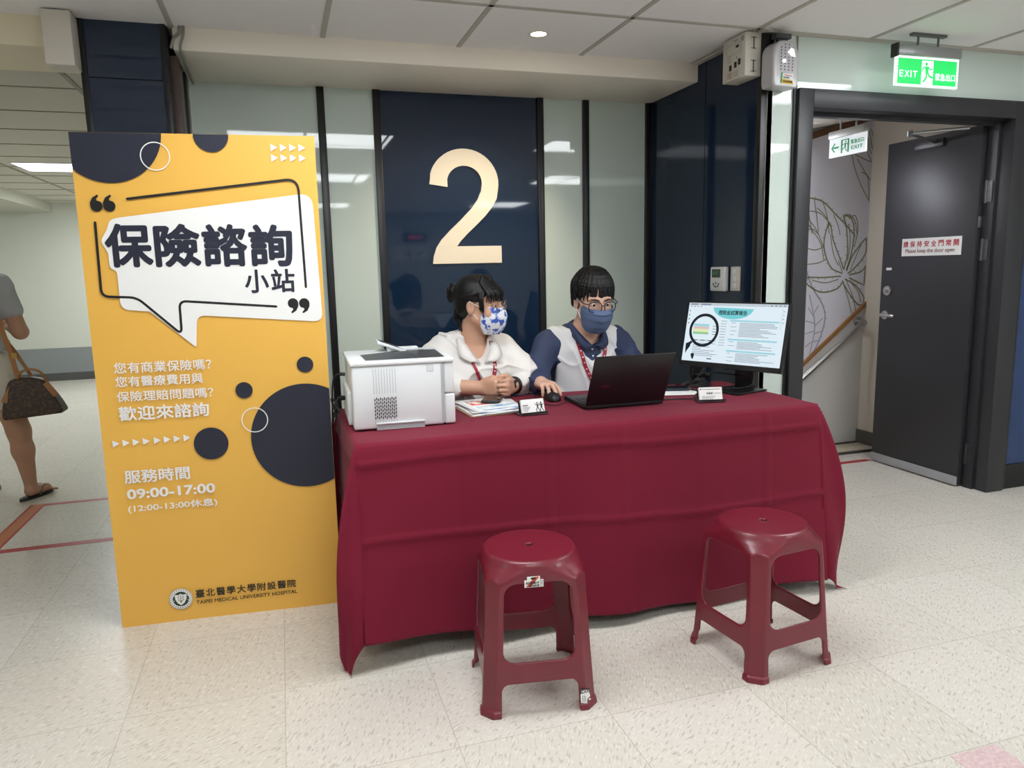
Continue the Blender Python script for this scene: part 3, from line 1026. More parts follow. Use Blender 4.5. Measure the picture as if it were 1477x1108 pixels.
class SDF:
    """a signed distance grid that shapes are blended into"""

    def __init__(self, lo, hi, vox):
        self.lo, self.v = np.array(lo, float), vox
        self.n = np.ceil((np.array(hi, float) - self.lo) / vox).astype(int) + 1
        self.d = np.full(self.n, 0.06, dtype=np.float32)

    def _reg(self, lo, hi, pad):
        a = np.clip(np.floor((np.array(lo) - pad - self.lo) / self.v).astype(int), 0, self.n)
        b = np.clip(np.ceil((np.array(hi) + pad - self.lo) / self.v).astype(int) + 1, 0, self.n)
        if np.any(b - a < 1):
            return None
        sl = tuple(slice(i, j) for i, j in zip(a, b))
        ax = [self.lo[i] + np.arange(a[i], b[i]) * self.v for i in range(3)]
        X = ax[0][:, None, None].astype(np.float32)
        Y = ax[1][None, :, None].astype(np.float32)
        Z = ax[2][None, None, :].astype(np.float32)
        return sl, X, Y, Z

    def put(self, fn, lo, hi, k=0.0, op='add'):
        r = self._reg(lo, hi, 0.05 + k)
        if r is None:
            return self
        sl, X, Y, Z = r
        e = fn(X, Y, Z).astype(np.float32)
        d = self.d[sl]
        if op == 'add':
            if k > 0:
                h = np.maximum(k - np.abs(d - e), 0) / k
                self.d[sl] = np.minimum(d, e) - h * h * k * 0.25
            else:
                self.d[sl] = np.minimum(d, e)
        else:
            e = -e
            if k > 0:
                h = np.maximum(k - np.abs(d - e), 0) / k
                self.d[sl] = np.maximum(d, e) + h * h * k * 0.25
            else:
                self.d[sl] = np.maximum(d, e)
        return self

    def cap(self, a, b, ra, rb=None, k=0.01, op='add'):
        a, b = np.array(a, float), np.array(b, float)
        rb = ra if rb is None else rb
        ba = b - a
        L2 = max(ba @ ba, 1e-12)

        def fn(X, Y, Z):
            px, py, pz = X - a[0], Y - a[1], Z - a[2]
            t = np.clip((px * ba[0] + py * ba[1] + pz * ba[2]) / L2, 0, 1)
            return np.sqrt((px - ba[0] * t) ** 2 + (py - ba[1] * t) ** 2 + (pz - ba[2] * t) ** 2) - (ra + (rb - ra) * t)
        R_ = max(ra, rb)
        return self.put(fn, np.minimum(a, b) - R_, np.maximum(a, b) + R_, k, op)

    def chain(self, pts, rs, k=0.01):
        for i in range(len(pts) - 1):
            self.cap(pts[i], pts[i + 1], rs[i], rs[i + 1], k)
        return self

    def ell(self, c, r, rot=None, k=0.01, op='add'):
        c, r = np.array(c, float), np.array(r, float)
        R_ = np.eye(3) if rot is None else np.array(rot)

        def fn(X, Y, Z):
            p = [X - c[0], Y - c[1], Z - c[2]]
            q = [(R_[0, i] * p[0] + R_[1, i] * p[1] + R_[2, i] * p[2]) for i in range(3)]
            k0 = np.sqrt(sum((q[i] / r[i]) ** 2 for i in range(3)))
            k1 = np.sqrt(sum((q[i] / r[i] ** 2) ** 2 for i in range(3)))
            return k0 * (k0 - 1) / np.maximum(k1, 1e-6)
        m = r.max()
        return self.put(fn, c - m, c + m, k, op)

    def box(self, c, h, rad=0.0, rot=None, k=0.0, op='add'):
        c, h = np.array(c, float), np.array(h, float) - rad
        R_ = np.eye(3) if rot is None else np.array(rot)

        def fn(X, Y, Z):
            p = [X - c[0], Y - c[1], Z - c[2]]
            q = [np.abs(R_[0, i] * p[0] + R_[1, i] * p[1] + R_[2, i] * p[2]) - h[i] for i in range(3)]
            o_ = np.sqrt(sum(np.maximum(x, 0) ** 2 for x in q))
            return o_ + np.minimum(np.maximum(np.maximum(q[0], q[1]), q[2]), 0) - rad
        m = float(np.linalg.norm(h + rad))
        return self.put(fn, c - m, c + m, k, op)

    def warp(self, fn):
        X = (self.lo[0] + np.arange(self.n[0]) * self.v)[:, None, None]
        Y = (self.lo[1] + np.arange(self.n[1]) * self.v)[None, :, None]
        Z = (self.lo[2] + np.arange(self.n[2]) * self.v)[None, None, :]
        self.d += fn(X, Y, Z).astype(np.float32)
        return self

    def front(self, x, z):
        """smallest y at which the shape is met at (x, z)"""
        i = int(round((x - self.lo[0]) / self.v))
        k = int(round((z - self.lo[2]) / self.v))
        if not (0 <= i < self.n[0] and 0 <= k < self.n[2]):
            return None
        col = self.d[i, :, k]
        j = np.argmax(col < 0)
        return None if col[j] >= 0 else self.lo[1] + (j - 0.5) * self.v

    def mesh(self):
        self.d[0, :, :] = self.d[-1, :, :] = 0.05
        self.d[:, 0, :] = self.d[:, -1, :] = 0.05
        self.d[:, :, 0] = self.d[:, :, -1] = 0.05
        g_ = openvdb.FloatGrid(0.06)
        g_.copyFromArray(np.ascontiguousarray(np.clip(self.d, -0.06, 0.06)))
        p, q = g_.convertToQuads(isovalue=0.0)
        p = np.array(p, float) * self.v + self.lo
        return p, np.array(q)[:, ::-1]


def np_mesh(name, p, q, mats, mi=None, normals=None):
    me = bpy.data.meshes.new(name)
    me.vertices.add(len(p))
    me.vertices.foreach_set('co', np.ascontiguousarray(p, dtype=np.float32).ravel())
    nq = len(q)
    me.loops.add(nq * 4)
    me.loops.foreach_set('vertex_index', np.ascontiguousarray(q, dtype=np.int32).ravel())
    me.polygons.add(nq)
    me.polygons.foreach_set('loop_start', np.arange(nq, dtype=np.int32) * 4)
    me.polygons.foreach_set('use_smooth', np.ones(nq, dtype=bool))
    for m in (mats if isinstance(mats, (list, tuple)) else [mats]):
        me.materials.append(m)
    if mi is not None:
        me.polygons.foreach_set('material_index', np.ascontiguousarray(mi, dtype=np.int32))
    me.update(calc_edges=True)
    me.validate()
    if normals is not None:
        me.normals_split_custom_set_from_vertices([tuple(n_) for n_ in normals])
    return me


def vert_normals(p, q):
    e1, e2 = p[q[:, 2]] - p[q[:, 0]], p[q[:, 3]] - p[q[:, 1]]
    fn = np.cross(e1, e2)
    vn = np.zeros_like(p)
    for i in range(4):
        np.add.at(vn, q[:, i], fn)
    return vn / np.maximum(np.linalg.norm(vn, axis=1, keepdims=True), 1e-12)


def relax(p, q, it=2, f=0.5):
    """a little Laplacian smoothing that evens out the voxel steps"""
    n_ = len(p)
    for _ in range(it):
        acc = np.zeros_like(p)
        cnt = np.zeros(n_)
        for i in range(4):
            a, b_ = q[:, i], q[:, (i + 1) % 4]
            np.add.at(acc, a, p[b_])
            np.add.at(acc, b_, p[a])
            np.add.at(cnt, a, 1)
            np.add.at(cnt, b_, 1)
        p = p + (acc / np.maximum(cnt, 1)[:, None] - p) * f
    return p


def put_obj(name, me, parent=None):
    o = bpy.data.objects.new(name, me)
    COL.objects.link(o)
    if parent is not None:
        o.parent = parent
        if parent.location.length > 0 or parent.rotation_euler.z != 0:
            o.matrix_parent_inverse = (Matrix.Translation(parent.location) @ parent.rotation_euler.to_matrix().to_4x4()).inverted()
    return o


# ================================================================== STOOLS
M_STOOL = mat('burgundy_moulded_plastic', rgb(118, 29, 46), 0.33, coat=0.2, vary=(9, rgb(111, 27, 42)))


def make_stool():
    H = 0.46
    s = SDF((-0.2, -0.2, -0.005), (0.2, 0.2, H + 0.01), 0.0029)
    zk = np.array([0.0, 0.018, 0.02, 0.20, 0.36, 0.405, 0.43, 0.448, 0.456, 0.46])
    hk = np.array([0.178, 0.176, 0.171, 0.160, 0.1515, 0.1505, 0.149, 0.1455, 0.1415, 0.134])
    ck = np.array([0.034, 0.034, 0.034, 0.034, 0.036, 0.040, 0.05, 0.058, 0.06, 0.06])   # corner chamfer

    def shell(off, top):
        def fn(X, Y, Z):
            h_ = np.interp(np.clip(Z, 0, H), zk, hk) - off
            c_ = np.interp(np.clip(Z, 0, H), zk, ck) * 1.0
            ax, ay = np.abs(X), np.abs(Y)
            tt = np.clip((Z - 0.375) / 0.083, 0, 1)
            rr = 0.024 + (h_ * 0.98 - 0.024) * tt * tt * (3 - 2 * tt)
            qx, qy = ax - h_ + rr, ay - h_ + rr
            d2 = np.sqrt(np.maximum(qx, 0) ** 2 + np.maximum(qy, 0) ** 2) + np.minimum(np.maximum(qx, qy), 0) - rr
            dc = (ax + ay - (2 * h_ - c_)) * 0.7071
            d2 = np.maximum(d2, dc)
            return np.maximum(np.maximum(d2 * 0.98, Z - top), -Z + 0.0)
        return fn
    s.put(shell(0.0, H), (-0.18, -0.18, 0), (0.18, 0.18, H))
    # hollow underneath
    inner = shell(0.0075, H - 0.009)
    s.put(lambda X, Y, Z: np.maximum(inner(X, Y, np.maximum(Z, 0.0)), -1.0) + 0 * Z, (-0.2, -0.2, -0.1), (0.2, 0.2, H), 0.004, 'sub')

    def window(X, Y, Z, axis):
        u = np.abs(X if axis == 0 else Y)
        def rbox(zc, zh, hw, rad):
            qx, qz = u - hw + rad, np.abs(Z - zc) - zh + rad
            return np.sqrt(np.maximum(qx, 0) ** 2 + np.maximum(qz, 0) ** 2) + np.minimum(np.maximum(qx, qz), 0) - rad
        hw = 0.098 + (0.40 - Z) * 0.038
        up_ = rbox(0.281, 0.118, hw, 0.035)
        lo_ = rbox(0.02, 0.078, hw + 0.003, 0.022)
        return np.minimum(up_, lo_) + 0 * (X + Y)
    for axis in (0, 1):
        for sg in (-1, 1):
            c_ = 0.16 * sg

            def w(X, Y, Z, axis=axis, c_=c_):
                v = Y if axis == 0 else X
                return np.maximum(window(X, Y, Z, axis), np.abs(v - c_) - 0.055)
            s.put(w, (-0.2, -0.2, -0.06), (0.2, 0.2, 0.42), 0.004, 'sub')
    # lip at each foot, finger hole in the seat
    for sx_ in (-1, 1):
        for sy_ in (-1, 1):
            pass
    s.cap((0, 0, 0.40), (0, 0, 0.50), 0.0125, k=0.006, op='sub')
    s.put(lambda X, Y, Z: np.maximum(np.abs(np.sqrt(X ** 2 + Y ** 2) - 0.0165) - 0.004, np.abs(Z - 0.459) - 0.0025), (-0.03, -0.03, 0.45), (0.03, 0.03, 0.47), 0.003)
    p, q = s.mesh()
    p = relax(p, q, 2, 0.5)
    n_ = vert_normals(p, q)
    c_ = p[q].mean(axis=1)
    ax, ay = np.abs(c_[:, 0]), np.abs(c_[:, 1])
    hw = 0.101 + (0.40 - c_[:, 2]) * 0.038
    part = np.zeros(len(q), int)              # 0 = seat
    low = c_[:, 2] < 0.385
    corner = (ax > hw - 0.004) & (ay > hw - 0.004)
    part[low & corner] = 1 + ((c_[:, 0] > 0).astype(int) * 2 + (c_[:, 1] > 0).astype(int))[low & corner]
    rung = low & ~corner & (c_[:, 2] > 0.08) & (c_[:, 2] < 0.18)
    rest = low & ~corner & ~rung
    part[rest] = 1 + ((c_[:, 0] > 0).astype(int) * 2 + (c_[:, 1] > 0).astype(int))[rest]
    part[rung] = np.where(ax > ay, np.where(c_[:, 0] > 0, 5, 6), np.where(c_[:, 1] > 0, 7, 8))[rung]
    t = thing('plastic_stool', 'burgundy plastic stool before the middle of the desk, torn sticker on one foot', 'stool', (0.678, 2.054, 0), math.radians(-9))
    for k, nm_ in enumerate(['seat'] + ['leg'] * 4 + ['stretcher'] * 4):
        f = q[part == k]
        used, inv = np.unique(f, return_inverse=True)
        me = np_mesh(nm_, p[used], inv.reshape(f.shape), M_STOOL, normals=n_[used])
        o = bpy.data.objects.new(nm_, me)
        COL.objects.link(o)
        o.parent = t
    return t


def stool_sticker(stool, side, u):
    """printed sticker on the apron below the seat rim: side 0 = front, 1 = right"""
    M0 = frame((0, -0.1522, 0.402), (1, 0, 0), (0, 0.04, 1)) if side == 0 else frame((0.1522, 0, 0.402), (0, 1, 0), (-0.04, 0, 1))
    m = MB()
    m.box((u - 0.028, -0.012, 0), (u + 0.028, 0.010, 0.0012), 0, M0)
    m.box((u - 0.020, 0.010, 0), (u + 0.018, 0.020, 0.0012), 0, M0)
    m.prism([(u - 0.024, -0.011), (u - 0.010, -0.011), (u + 0.016, 0.019), (u + 0.003, 0.019)], 0.0014, 0.0014, 2, M0)
    m.disc((u - 0.002, 0.0145), 0.008, 1, M0, 0.0016, 16, 0.0035)
    m.text('好椅凳仔', u - 0.024, -0.003, 0.04, 0.008, 1, M0, 0.0017, 0.02)
    m.text('塑膠椅', u - 0.014, -0.0105, 0.03, 0.006, 1, M0, 0.0017, 0.01)
    m.annulus((u + 0.022, 0.004), 0.003, 0.0042, 1, M0, 0.0017, 12)
    m.annulus((u + 0.022, -0.005), 0.003, 0.0042, 1, M0, 0.0017, 12)
    return m.build('sticker', [M_WHITE, M_BLKINK, mat('orange_red_print', rgb(206, 76, 52), 0.5)], stool)


st1 = make_stool()
st2 = dup(st1, (1.4755, 1.99, 0), math.radians(6.8), 'burgundy plastic stool at the right end of the desk, turned corner forward')
stool_sticker(st1, 0, -0.012)
stool_sticker(st2, 1, 0.0)
M0 = frame((0.134, -0.1722, 0.036), (1, 0, 0), (0, 0.05, 1))
m = MB()
m.prism([(-0.014, -0.012), (0.004, -0.016), (0.006, 0.0), (0.014, 0.006), (0.012, 0.018), (-0.015, 0.016)], 0.0, 0.001, 0, M0)
m.prism([(-0.015, 0.016), (0.012, 0.018), (0.012, 0.031), (-0.014, 0.03)], 0.0, 0.001, 1, M0)
m.text('HOU', -0.012, 0.018, 0.022, 0.010, 0, M0, 0.0013, 0.03)
m.prism([(0.010, -0.006), (0.016, -0.004), (0.015, 0.0), (0.010, 0.0)], 0.0, 0.001, 0, M0)
for k in range(3):
    m.stroke([(-0.009 + 0.004 * k, -0.010), (-0.009 + 0.004 * k, 0.010)], 0.0012, 1, M0, 0.0012, rnd=False)
m.build('torn_sticker', [M_WHITE, M_NAVYINK], st1)
# ================================================================== THINGS ON THE DESK
# --- printer
pr = thing('printer', 'white laser printer at the left end of the desk', 'printer', (0.395, 2.745, TZ), math.radians(-1.5))
M_PRW = mat('printer_white', rgb(226, 229, 231), 0.38)
M_PRG = mat('printer_vent_dark', rgb(48, 50, 54), 0.5)
M_PRL = mat('printer_groove', rgb(176, 180, 184), 0.5)
b = MB().box((-0.178, -0.195, 0.004), (0.142, 0.20, 0.226), bev=0.008, seg=3)
b.box((-0.19, -0.10, 0.004), (-0.17, 0.19, 0.125), bev=0.006, seg=3)
b.build('housing', M_PRW, pr, smooth=35)
b = MB().box((0.143, -0.192, 0.115), (0.18, 0.195, 0.226), bev=0.007, seg=3)
b.box((0.143, -0.192, 0.004), (0.183, 0.195, 0.113), bev=0.007, seg=3)
b.build('front_cover', M_PRW, pr, smooth=35)
MB().box((0.133, -0.1965, 0.012), (0.1435, -0.19, 0.222)).build('grip_groove', M_PRL, pr)
t = MB().box((-0.183, -0.199, 0.226), (0.182, 0.20, 0.243), bev=0.006, seg=3)
t.build('top_cover', M_PRW, pr, smooth=35)
t = MB()
t.mesh([(-0.125, -0.165, 0.2437), (0.155, -0.165, 0.2437), (0.165, 0.10, 0.2437), (0.05, 0.13, 0.2437), (-0.13, 0.02, 0.2437)], [(0, 1, 2, 3, 4)])
t.box((0.055, -0.165, 0.2430), (0.06, 0.12, 0.2445))
t.build('output_tray', mat('printer_tray_dark', rgb(66, 68, 72), 0.4), pr)
t = MB()
F2 = frame((-0.055, 0.09, 0.287), (0.92, 0.0, -0.36), (0, 1, 0))
t.box((0, 0, -0.012), (0.115, 0.10, 0.0), 0, F2, 0.003)
t.box((0.008, 0.006, 0.0), (0.108, 0.094, 0.0015), 1, F2)
t.box((-0.02, 0.10, 0.243), (0.10, 0.14, 0.258), 0, None, 0.004)
t.build('control_panel', [M_PRW, M_PRG], pr, smooth=35)
FP = frame((0, -0.1955, 0), (1, 0, 0), (0, 0, 1))
g = MB()
for k in range(9):
    x = -0.105 + 0.0095 * k
    g.box((x, 0.128, 0), (x + 0.0016, 0.215, 0.0006), 1, FP)
    g.box((x, 0.022, 0), (x + 0.0016, 0.034, 0.0006), 1, FP)
for k in range(12):
    x = -0.104 + 0.0066 * k
    for j in range(6):
        z = 0.038 + 0.0128 * j + (0.004 if k % 2 else 0)
        g.box((x, z, 0), (x + 0.0036, z + 0.0095, 0.0008), 0, FP)
g.build('vent_grille', [M_PRG, M_PRL], pr)
g = MB()
g.box((0.084, 0.198, 0), (0.106, 0.220, 0.0006), 1, FP)
g.box((0.0855, 0.1995, 0), (0.1045, 0.2185, 0.0012), 0, FP)
g.box((0.089, 0.2055, 0.0012), (0.10, 0.2065, 0.0014), 1, FP)
g.box((0.089, 0.2115, 0.0012), (0.10, 0.2125, 0.0014), 1, FP)
g.build('badge', [M_PRW, M_PRL], pr)
g = MB()
g.box((-0.10, 0.0, 0.0), (0.07, 0.020, 0.0012), 1, FP)
g.box((-0.10, 0.020, 0.0), (0.07, 0.026, 0.006), 0, FP, 0.0015)
g.build('tray_handle', [M_PRW, M_PRL], pr, smooth=35)
MB().box((-0.17, -0.18, 0.0), (-0.14, -0.15, 0.005)).build('foot', M_BLACK, pr)
MB().box((0.13, -0.18, 0.0), (0.16, -0.15, 0.005)).build('foot', M_BLACK, pr)
MB().box((-0.17, 0.15, 0.0), (-0.14, 0.18, 0.005)).build('foot', M_BLACK, pr)
MB().box((0.13, 0.15, 0.0), (0.16, 0.18, 0.005)).build('foot', M_BLACK, pr)


def cable(label, pts, r=0.003, plug=None):
    m = MB().tube(smooth_path(pts, 8), r, 8)
    if plug:
        m.cyl(plug[0], plug[1], r * 2.2, seg=10)
    return tag(m.build('cable', M_CABLE, smooth=60), label, 'cable')


cable('black plug lead arching out of the upper left side of the printer', [(0.205, 2.74, 0.93), (0.187, 2.745, 0.932), (0.168, 2.78, 0.915), (0.160, 2.81, 0.86), (0.160, 2.85, 0.79), (0.160, 2.90, 0.74), (0.155, 2.95, 0.45), (0.14, 3.02, 0.1), (0.12, 3.1, 0.006), (0.1, 3.4, 0.005)], 0.003,
      ((0.205, 2.74, 0.93), (0.186, 2.745, 0.932)))
cable('black power cord bunched low at the left of the printer', [(0.205, 2.82, 0.83), (0.188, 2.82, 0.835), (0.166, 2.79, 0.81), (0.18, 2.76, 0.79), (0.16, 2.79, 0.775), (0.178, 2.84, 0.80), (0.158, 2.87, 0.82), (0.170, 2.81, 0.765), (0.158, 2.86, 0.735), (0.150, 2.93, 0.5), (0.14, 2.98, 0.15), (0.12, 3.1, 0.008), (0.06, 3.25, 0.006)], 0.004,
      ((0.205, 2.82, 0.83), (0.178, 2.812, 0.828)))

# --- papers, phone
CB = (0.63, 2.66)
cb = thing('clipboard', 'brown clipboard under the flyers beside the printer', 'clipboard', (0.765, 2.785, TZ), math.radians(4))
MB().box((-0.125, -0.145, 0.0), (0.105, 0.15, 0.004), bev=0.002).build('board', mat('brown_hardboard', rgb(150, 120, 86), 0.55), cb, smooth=30)
MB().box((-0.05, 0.12, 0.004), (0.03, 0.148, 0.010), bev=0.002).build('clip', M_STEEL, cb, smooth=30)
M_PR_BLUE = mat('flyer_print_blue', rgb(120, 170, 215), 0.5, vary=(16, rgb(238, 240, 242), 0.42, 0.55))
M_PR_RED = mat('flyer_print_red', rgb(222, 96, 70), 0.5, vary=(22, rgb(240, 238, 234), 0.45, 0.55))
for k, (dx, dy, rz, z, lab, m2) in enumerate(((-0.008, -0.005, 3, 0.0045, 'blue and white printed flyer lowest of the pile on the clipboard', M_PR_BLUE), (0.012, 0.0, -5, 0.0095, 'pale blue printed flyer in the middle of the pile on the clipboard', M_PR_BLUE),
                                          (0.0, 0.012, 7, 0.0145, 'white flyer with red print on top of the pile by the phone', M_PR_RED))):
    m = MB()
    F0 = frame((0.765 + dx, 2.785 + dy, TZ + z), (math.cos(math.radians(rz)), math.sin(math.radians(rz)), 0), (-math.sin(math.radians(rz)), math.cos(math.radians(rz)), 0))
    vs, fs = [], []
    for j in range(9):
        for i in range(7):
            u, v = i / 6, j / 8
            vs.append((-0.105 + 0.21 * u, -0.14 + 0.28 * v, 0.003 * abs(math.sin(u * 3 + k)) * (1 - v) + 0.001))
    for j in range(8):
        for i in range(6):
            a = j * 7 + i
            fs.append((a, a + 1, a + 8, a + 7))
    m.mesh(vs, fs, 0, F0)
    m.mesh([(x, y_, z_ + 0.0005) for x, y_, z_ in vs], [f for i_, f in enumerate(fs) if (i_ % 6 in ((1, 2, 3, 4) if k < 2 else (1, 2)) and i_ // 6 in ((0, 1, 2, 3) if k < 2 else (4, 5, 6)))], 1, F0)
    if k == 2:
        m.mesh([(x, y_, z_ + 0.0005) for x, y_, z_ in vs], [f for i_, f in enumerate(fs) if i_ % 6 in (1, 2, 3, 4, 5) and i_ // 6 in (0, 2)], 2, F0)
    o = m.build('flyer', [M_WHITE, m2, M_PR_BLUE], smooth=60)
    md = o.modifiers.new('thickness', 'SOLIDIFY')
    md.thickness = 0.002
    tag(o, lab, 'flyer', 'flyers on the clipboard')
ph = thing('smartphone', 'black smartphone lying on the flyers before the woman', 'phone', (0.80, 2.862, TZ + 0.0208), math.radians(-24))
MB().box((-0.038, -0.075, 0.0), (0.038, 0.075, 0.009), bev=0.0035, seg=3).build('phone_body', mat('dark_phone_case', rgb(38, 34, 36), 0.35), ph, smooth=40)
MB().box((-0.034, -0.071, 0.009), (0.034, 0.071, 0.0096)).build('screen', mat('phone_glass', rgb(14, 14, 18), 0.05), ph)
MB().annulus((0.06, 0.0), 0.019, 0.023, z=0.005).build('ring', M_BLACK, ph)


def card_stand(loc, rz, label, look):
    t = thing('business_card_stand', label, 'card holder', loc, rz)
    m = MB().box((-0.056, -0.028, 0.0), (0.056, 0.03, 0.005), bev=0.002)
    m.box((-0.056, -0.028, 0.005), (0.056, -0.024, 0.012))
    Fb = frame((0, 0.008, 0.005), (1, 0, 0), (0, 0.34, 0.94))
    m.box((-0.048, 0, -0.004), (0.048, 0.05, -0.001), 0, Fb)
    m.build('stand', mat('smoked_acrylic', rgb(44, 36, 38), 0.2, coat=0.3), t, smooth=30)
    c_ = MB()
    Fc = frame((0, -0.018, 0.007), (1, 0, 0), (0, 0.34, 0.94))
    c_.box((-0.047, 0.0, -0.012), (0.047, 0.054, 0.0), 0, Fc)
    if look == 0:
        c_.text('保險諮詢', -0.043, 0.028, 0.022, 0.006, 1, Fc, 0.0006, 0.02)
        for k in range(4):
            c_.box((-0.043, 0.022 - 0.005 * k, 0.0004), (-0.012 - 0.004 * k, 0.0236 - 0.005 * k, 0.0006), 1, Fc)
        # two dancing figures beside the lines
        for x, s_ in ((0.018, 1), (0.034, 1.15)):
            c_.disc((x, 0.038 * 1), 0.003 * s_, 1, Fc, 0.0006, 12)
            c_.stroke([(x, 0.034), (x + 0.001, 0.02)], 0.006 * s_, 1, Fc, 0.0006, False)
            c_.stroke([(x, 0.032), (x - 0.007, 0.030), (x - 0.009, 0.037)], 0.0026, 1, Fc, 0.0006, False)
            c_.stroke([(x, 0.032), (x + 0.007, 0.028), (x + 0.009, 0.036)], 0.0026, 1, Fc, 0.0006, False)
            c_.stroke([(x, 0.021), (x - 0.006, 0.012), (x - 0.004, 0.003)], 0.003, 1, Fc, 0.0006, False)
            c_.stroke([(x, 0.021), (x + 0.005, 0.012), (x + 0.008, 0.004)], 0.003, 1, Fc, 0.0006, False)
    else:
        c_.disc((-0.040, 0.046), 0.003, 1, Fc, 0.0006, 14)
        c_.box((-0.034, 0.0445, 0.0004), (0.040, 0.0472, 0.0006), 2, Fc)
        c_.text('保 險 師', -0.018, 0.026, 0.026, 0.008, 1, Fc, 0.0006, 0.01)
        c_.box((0.012, 0.028, 0.0004), (0.040, 0.030, 0.0006), 2, Fc)
        for k in range(3):
            c_.box((-0.038, 0.006 + 0.005 * k, 0.0004), (0.008 + 0.006 * k, 0.0076 + 0.005 * k, 0.0006), 2, Fc)
    c_.build('business_cards', [M_WHITE, M_BLKINK, mat('grey_print', rgb(130, 130, 132), 0.6)], t)
    return t


card_stand((0.885, 2.612, TZ), math.radians(6), 'business card stand with black figures beside the flyers', 0)
card_stand((1.637, 2.575, TZ), math.radians(-14), 'business card stand with plain white cards by the monitor foot', 1)

# --- laptop
lp = thing('laptop', 'black laptop seen from behind its open lid', 'laptop', (1.268, 2.60, TZ), math.radians(-0.5))
M_LAP = mat('laptop_black', rgb(24, 24, 26), 0.42)
MB().box((-0.168, -0.002, 0.003), (0.168, 0.232, 0.02), bev=0.004, seg=2).build('base', M_LAP, lp, smooth=30)
k_ = MB()
for j in range(5):
    for i in range(14):
        k_.box((-0.15 + 0.0215 * i, 0.045 + 0.0205 * j, 0.02), (-0.132 + 0.0215 * i, 0.062 + 0.0205 * j, 0.0215))
k_.build('keyboard', mat('key_grey', rgb(52, 52, 54), 0.5), lp)
MB().box((-0.05, 0.155, 0.0199), (0.05, 0.222, 0.0206)).build('touchpad', mat('touchpad_grey', rgb(60, 60, 62), 0.35), lp)
LD = frame((0, 0.002, 0.018), (1, 0, 0), (0, -0.44, 0.90))
MB().box((-0.168, 0.0, 0.0), (0.168, 0.225, 0.007), 0, LD, 0.0025).build('lid', M_LAP, lp, smooth=30)
MB().box((-0.155, 0.012, -0.0006), (0.155, 0.215, 0.0), 0, LD).build('screen', mat('laptop_screen', rgb(200, 208, 216), 0.3, emit=(0.8, 0.87, 1, 1), es=0.5), lp)
LD2 = frame((0, 0.002, 0.018), (1, 0, 0), (0, -0.44, 0.90))
m = MB().text('acer', -0.118, 0.085, 0.036, 0.009, 0, LD, 0.0074, 0.02)
m.build('logo', mat('dark_red_print', rgb(120, 40, 46), 0.4), lp)
m = MB()
m.cyl((-0.14, 0.002, 0.02), (0.14, 0.002, 0.02), 0.006, seg=12)
m.build('hinge', M_LAP, lp, smooth=40)

# --- mouse under the hand
ms = thing('computer_mouse', 'black mouse under the hand of the man', 'mouse', (1.062, 2.862, TZ), math.radians(-6))
s = SDF((-0.05, -0.08, -0.005), (0.05, 0.08, 0.06), 0.002)
s.ell((0, 0, 0.006), (0.033, 0.058, 0.034), k=0)
s.put(lambda X, Y, Z: -Z + 0.002 + 0 * (X + Y), (-0.05, -0.08, -0.01), (0.05, 0.08, 0.05), 0.003, 'inter') if False else None
s.put(lambda X, Y, Z: Z - 0.001 + 0 * (X + Y), (-0.05, -0.08, -0.01), (0.05, 0.08, 0.06), 0, 'sub')
p, q = s.mesh()
o = put_obj('shell', np_mesh('shell', relax(p, q), q, M_BLACK))
o.parent = ms
o.matrix_parent_inverse = Matrix.Identity(4)
MB().cyl((-0.004, 0.028, 0.034), (0.004, 0.028, 0.034), 0.008, seg=14).build('scroll_wheel', mat('wheel_grey', rgb(70, 70, 72), 0.5), ms, smooth=40)
cable('thin black mouse lead curling over the cloth from mouse to laptop', [(1.065, 2.925, TZ + 0.012), (1.05, 2.97, TZ + 0.004), (0.99, 2.95, TZ + 0.02), (0.965, 2.86, TZ + 0.04), (0.985, 2.78, TZ + 0.006), (1.03, 2.73, TZ + 0.004), (1.07, 2.76, TZ + 0.004), (1.105, 2.775, TZ + 0.008)], 0.0019)

# --- monitor
M_BEZ = mat('monitor_black', rgb(20, 20, 22), 0.35)
MYAW, MTILT = -1.12, 0.226
mo = thing('monitor', 'black desktop monitor showing a pale report page', 'monitor', (1.89, 2.735, TZ))
mc = Vector((1.865, 2.77, 0.993)) - mo.location
n0 = Vector((math.sin(MYAW), -math.cos(MYAW), 0))
ex = Vector((math.cos(MYAW), math.sin(MYAW), 0))
upv = Vector((0, 0, 1)) * math.cos(MTILT) - n0 * math.sin(MTILT)
FM = frame(mc, ex, upv)
hw_, hh_ = 0.245, 0.1475
MB().box((-hw_, -hh_, -0.028), (hw_, hh_, -0.002), 0, FM, 0.004).build('housing', M_BEZ, mo, smooth=30)
bz = MB()
bz.box((-hw_, -hh_, -0.003), (hw_, -hh_ + 0.022, 0.003), 0, FM)
bz.box((-hw_, hh_ - 0.007, -0.003), (hw_, hh_, 0.003), 0, FM)
bz.box((-hw_, -hh_, -0.003), (-hw_ + 0.007, hh_, 0.003), 0, FM)
bz.box((hw_ - 0.007, -hh_, -0.003), (hw_, hh_, 0.003), 0, FM)
bz.build('bezel', M_BEZ, mo)


def glow(name, c, s_):
    return mat(name, (0, 0, 0, 1), 0.3, emit=c, es=s_)


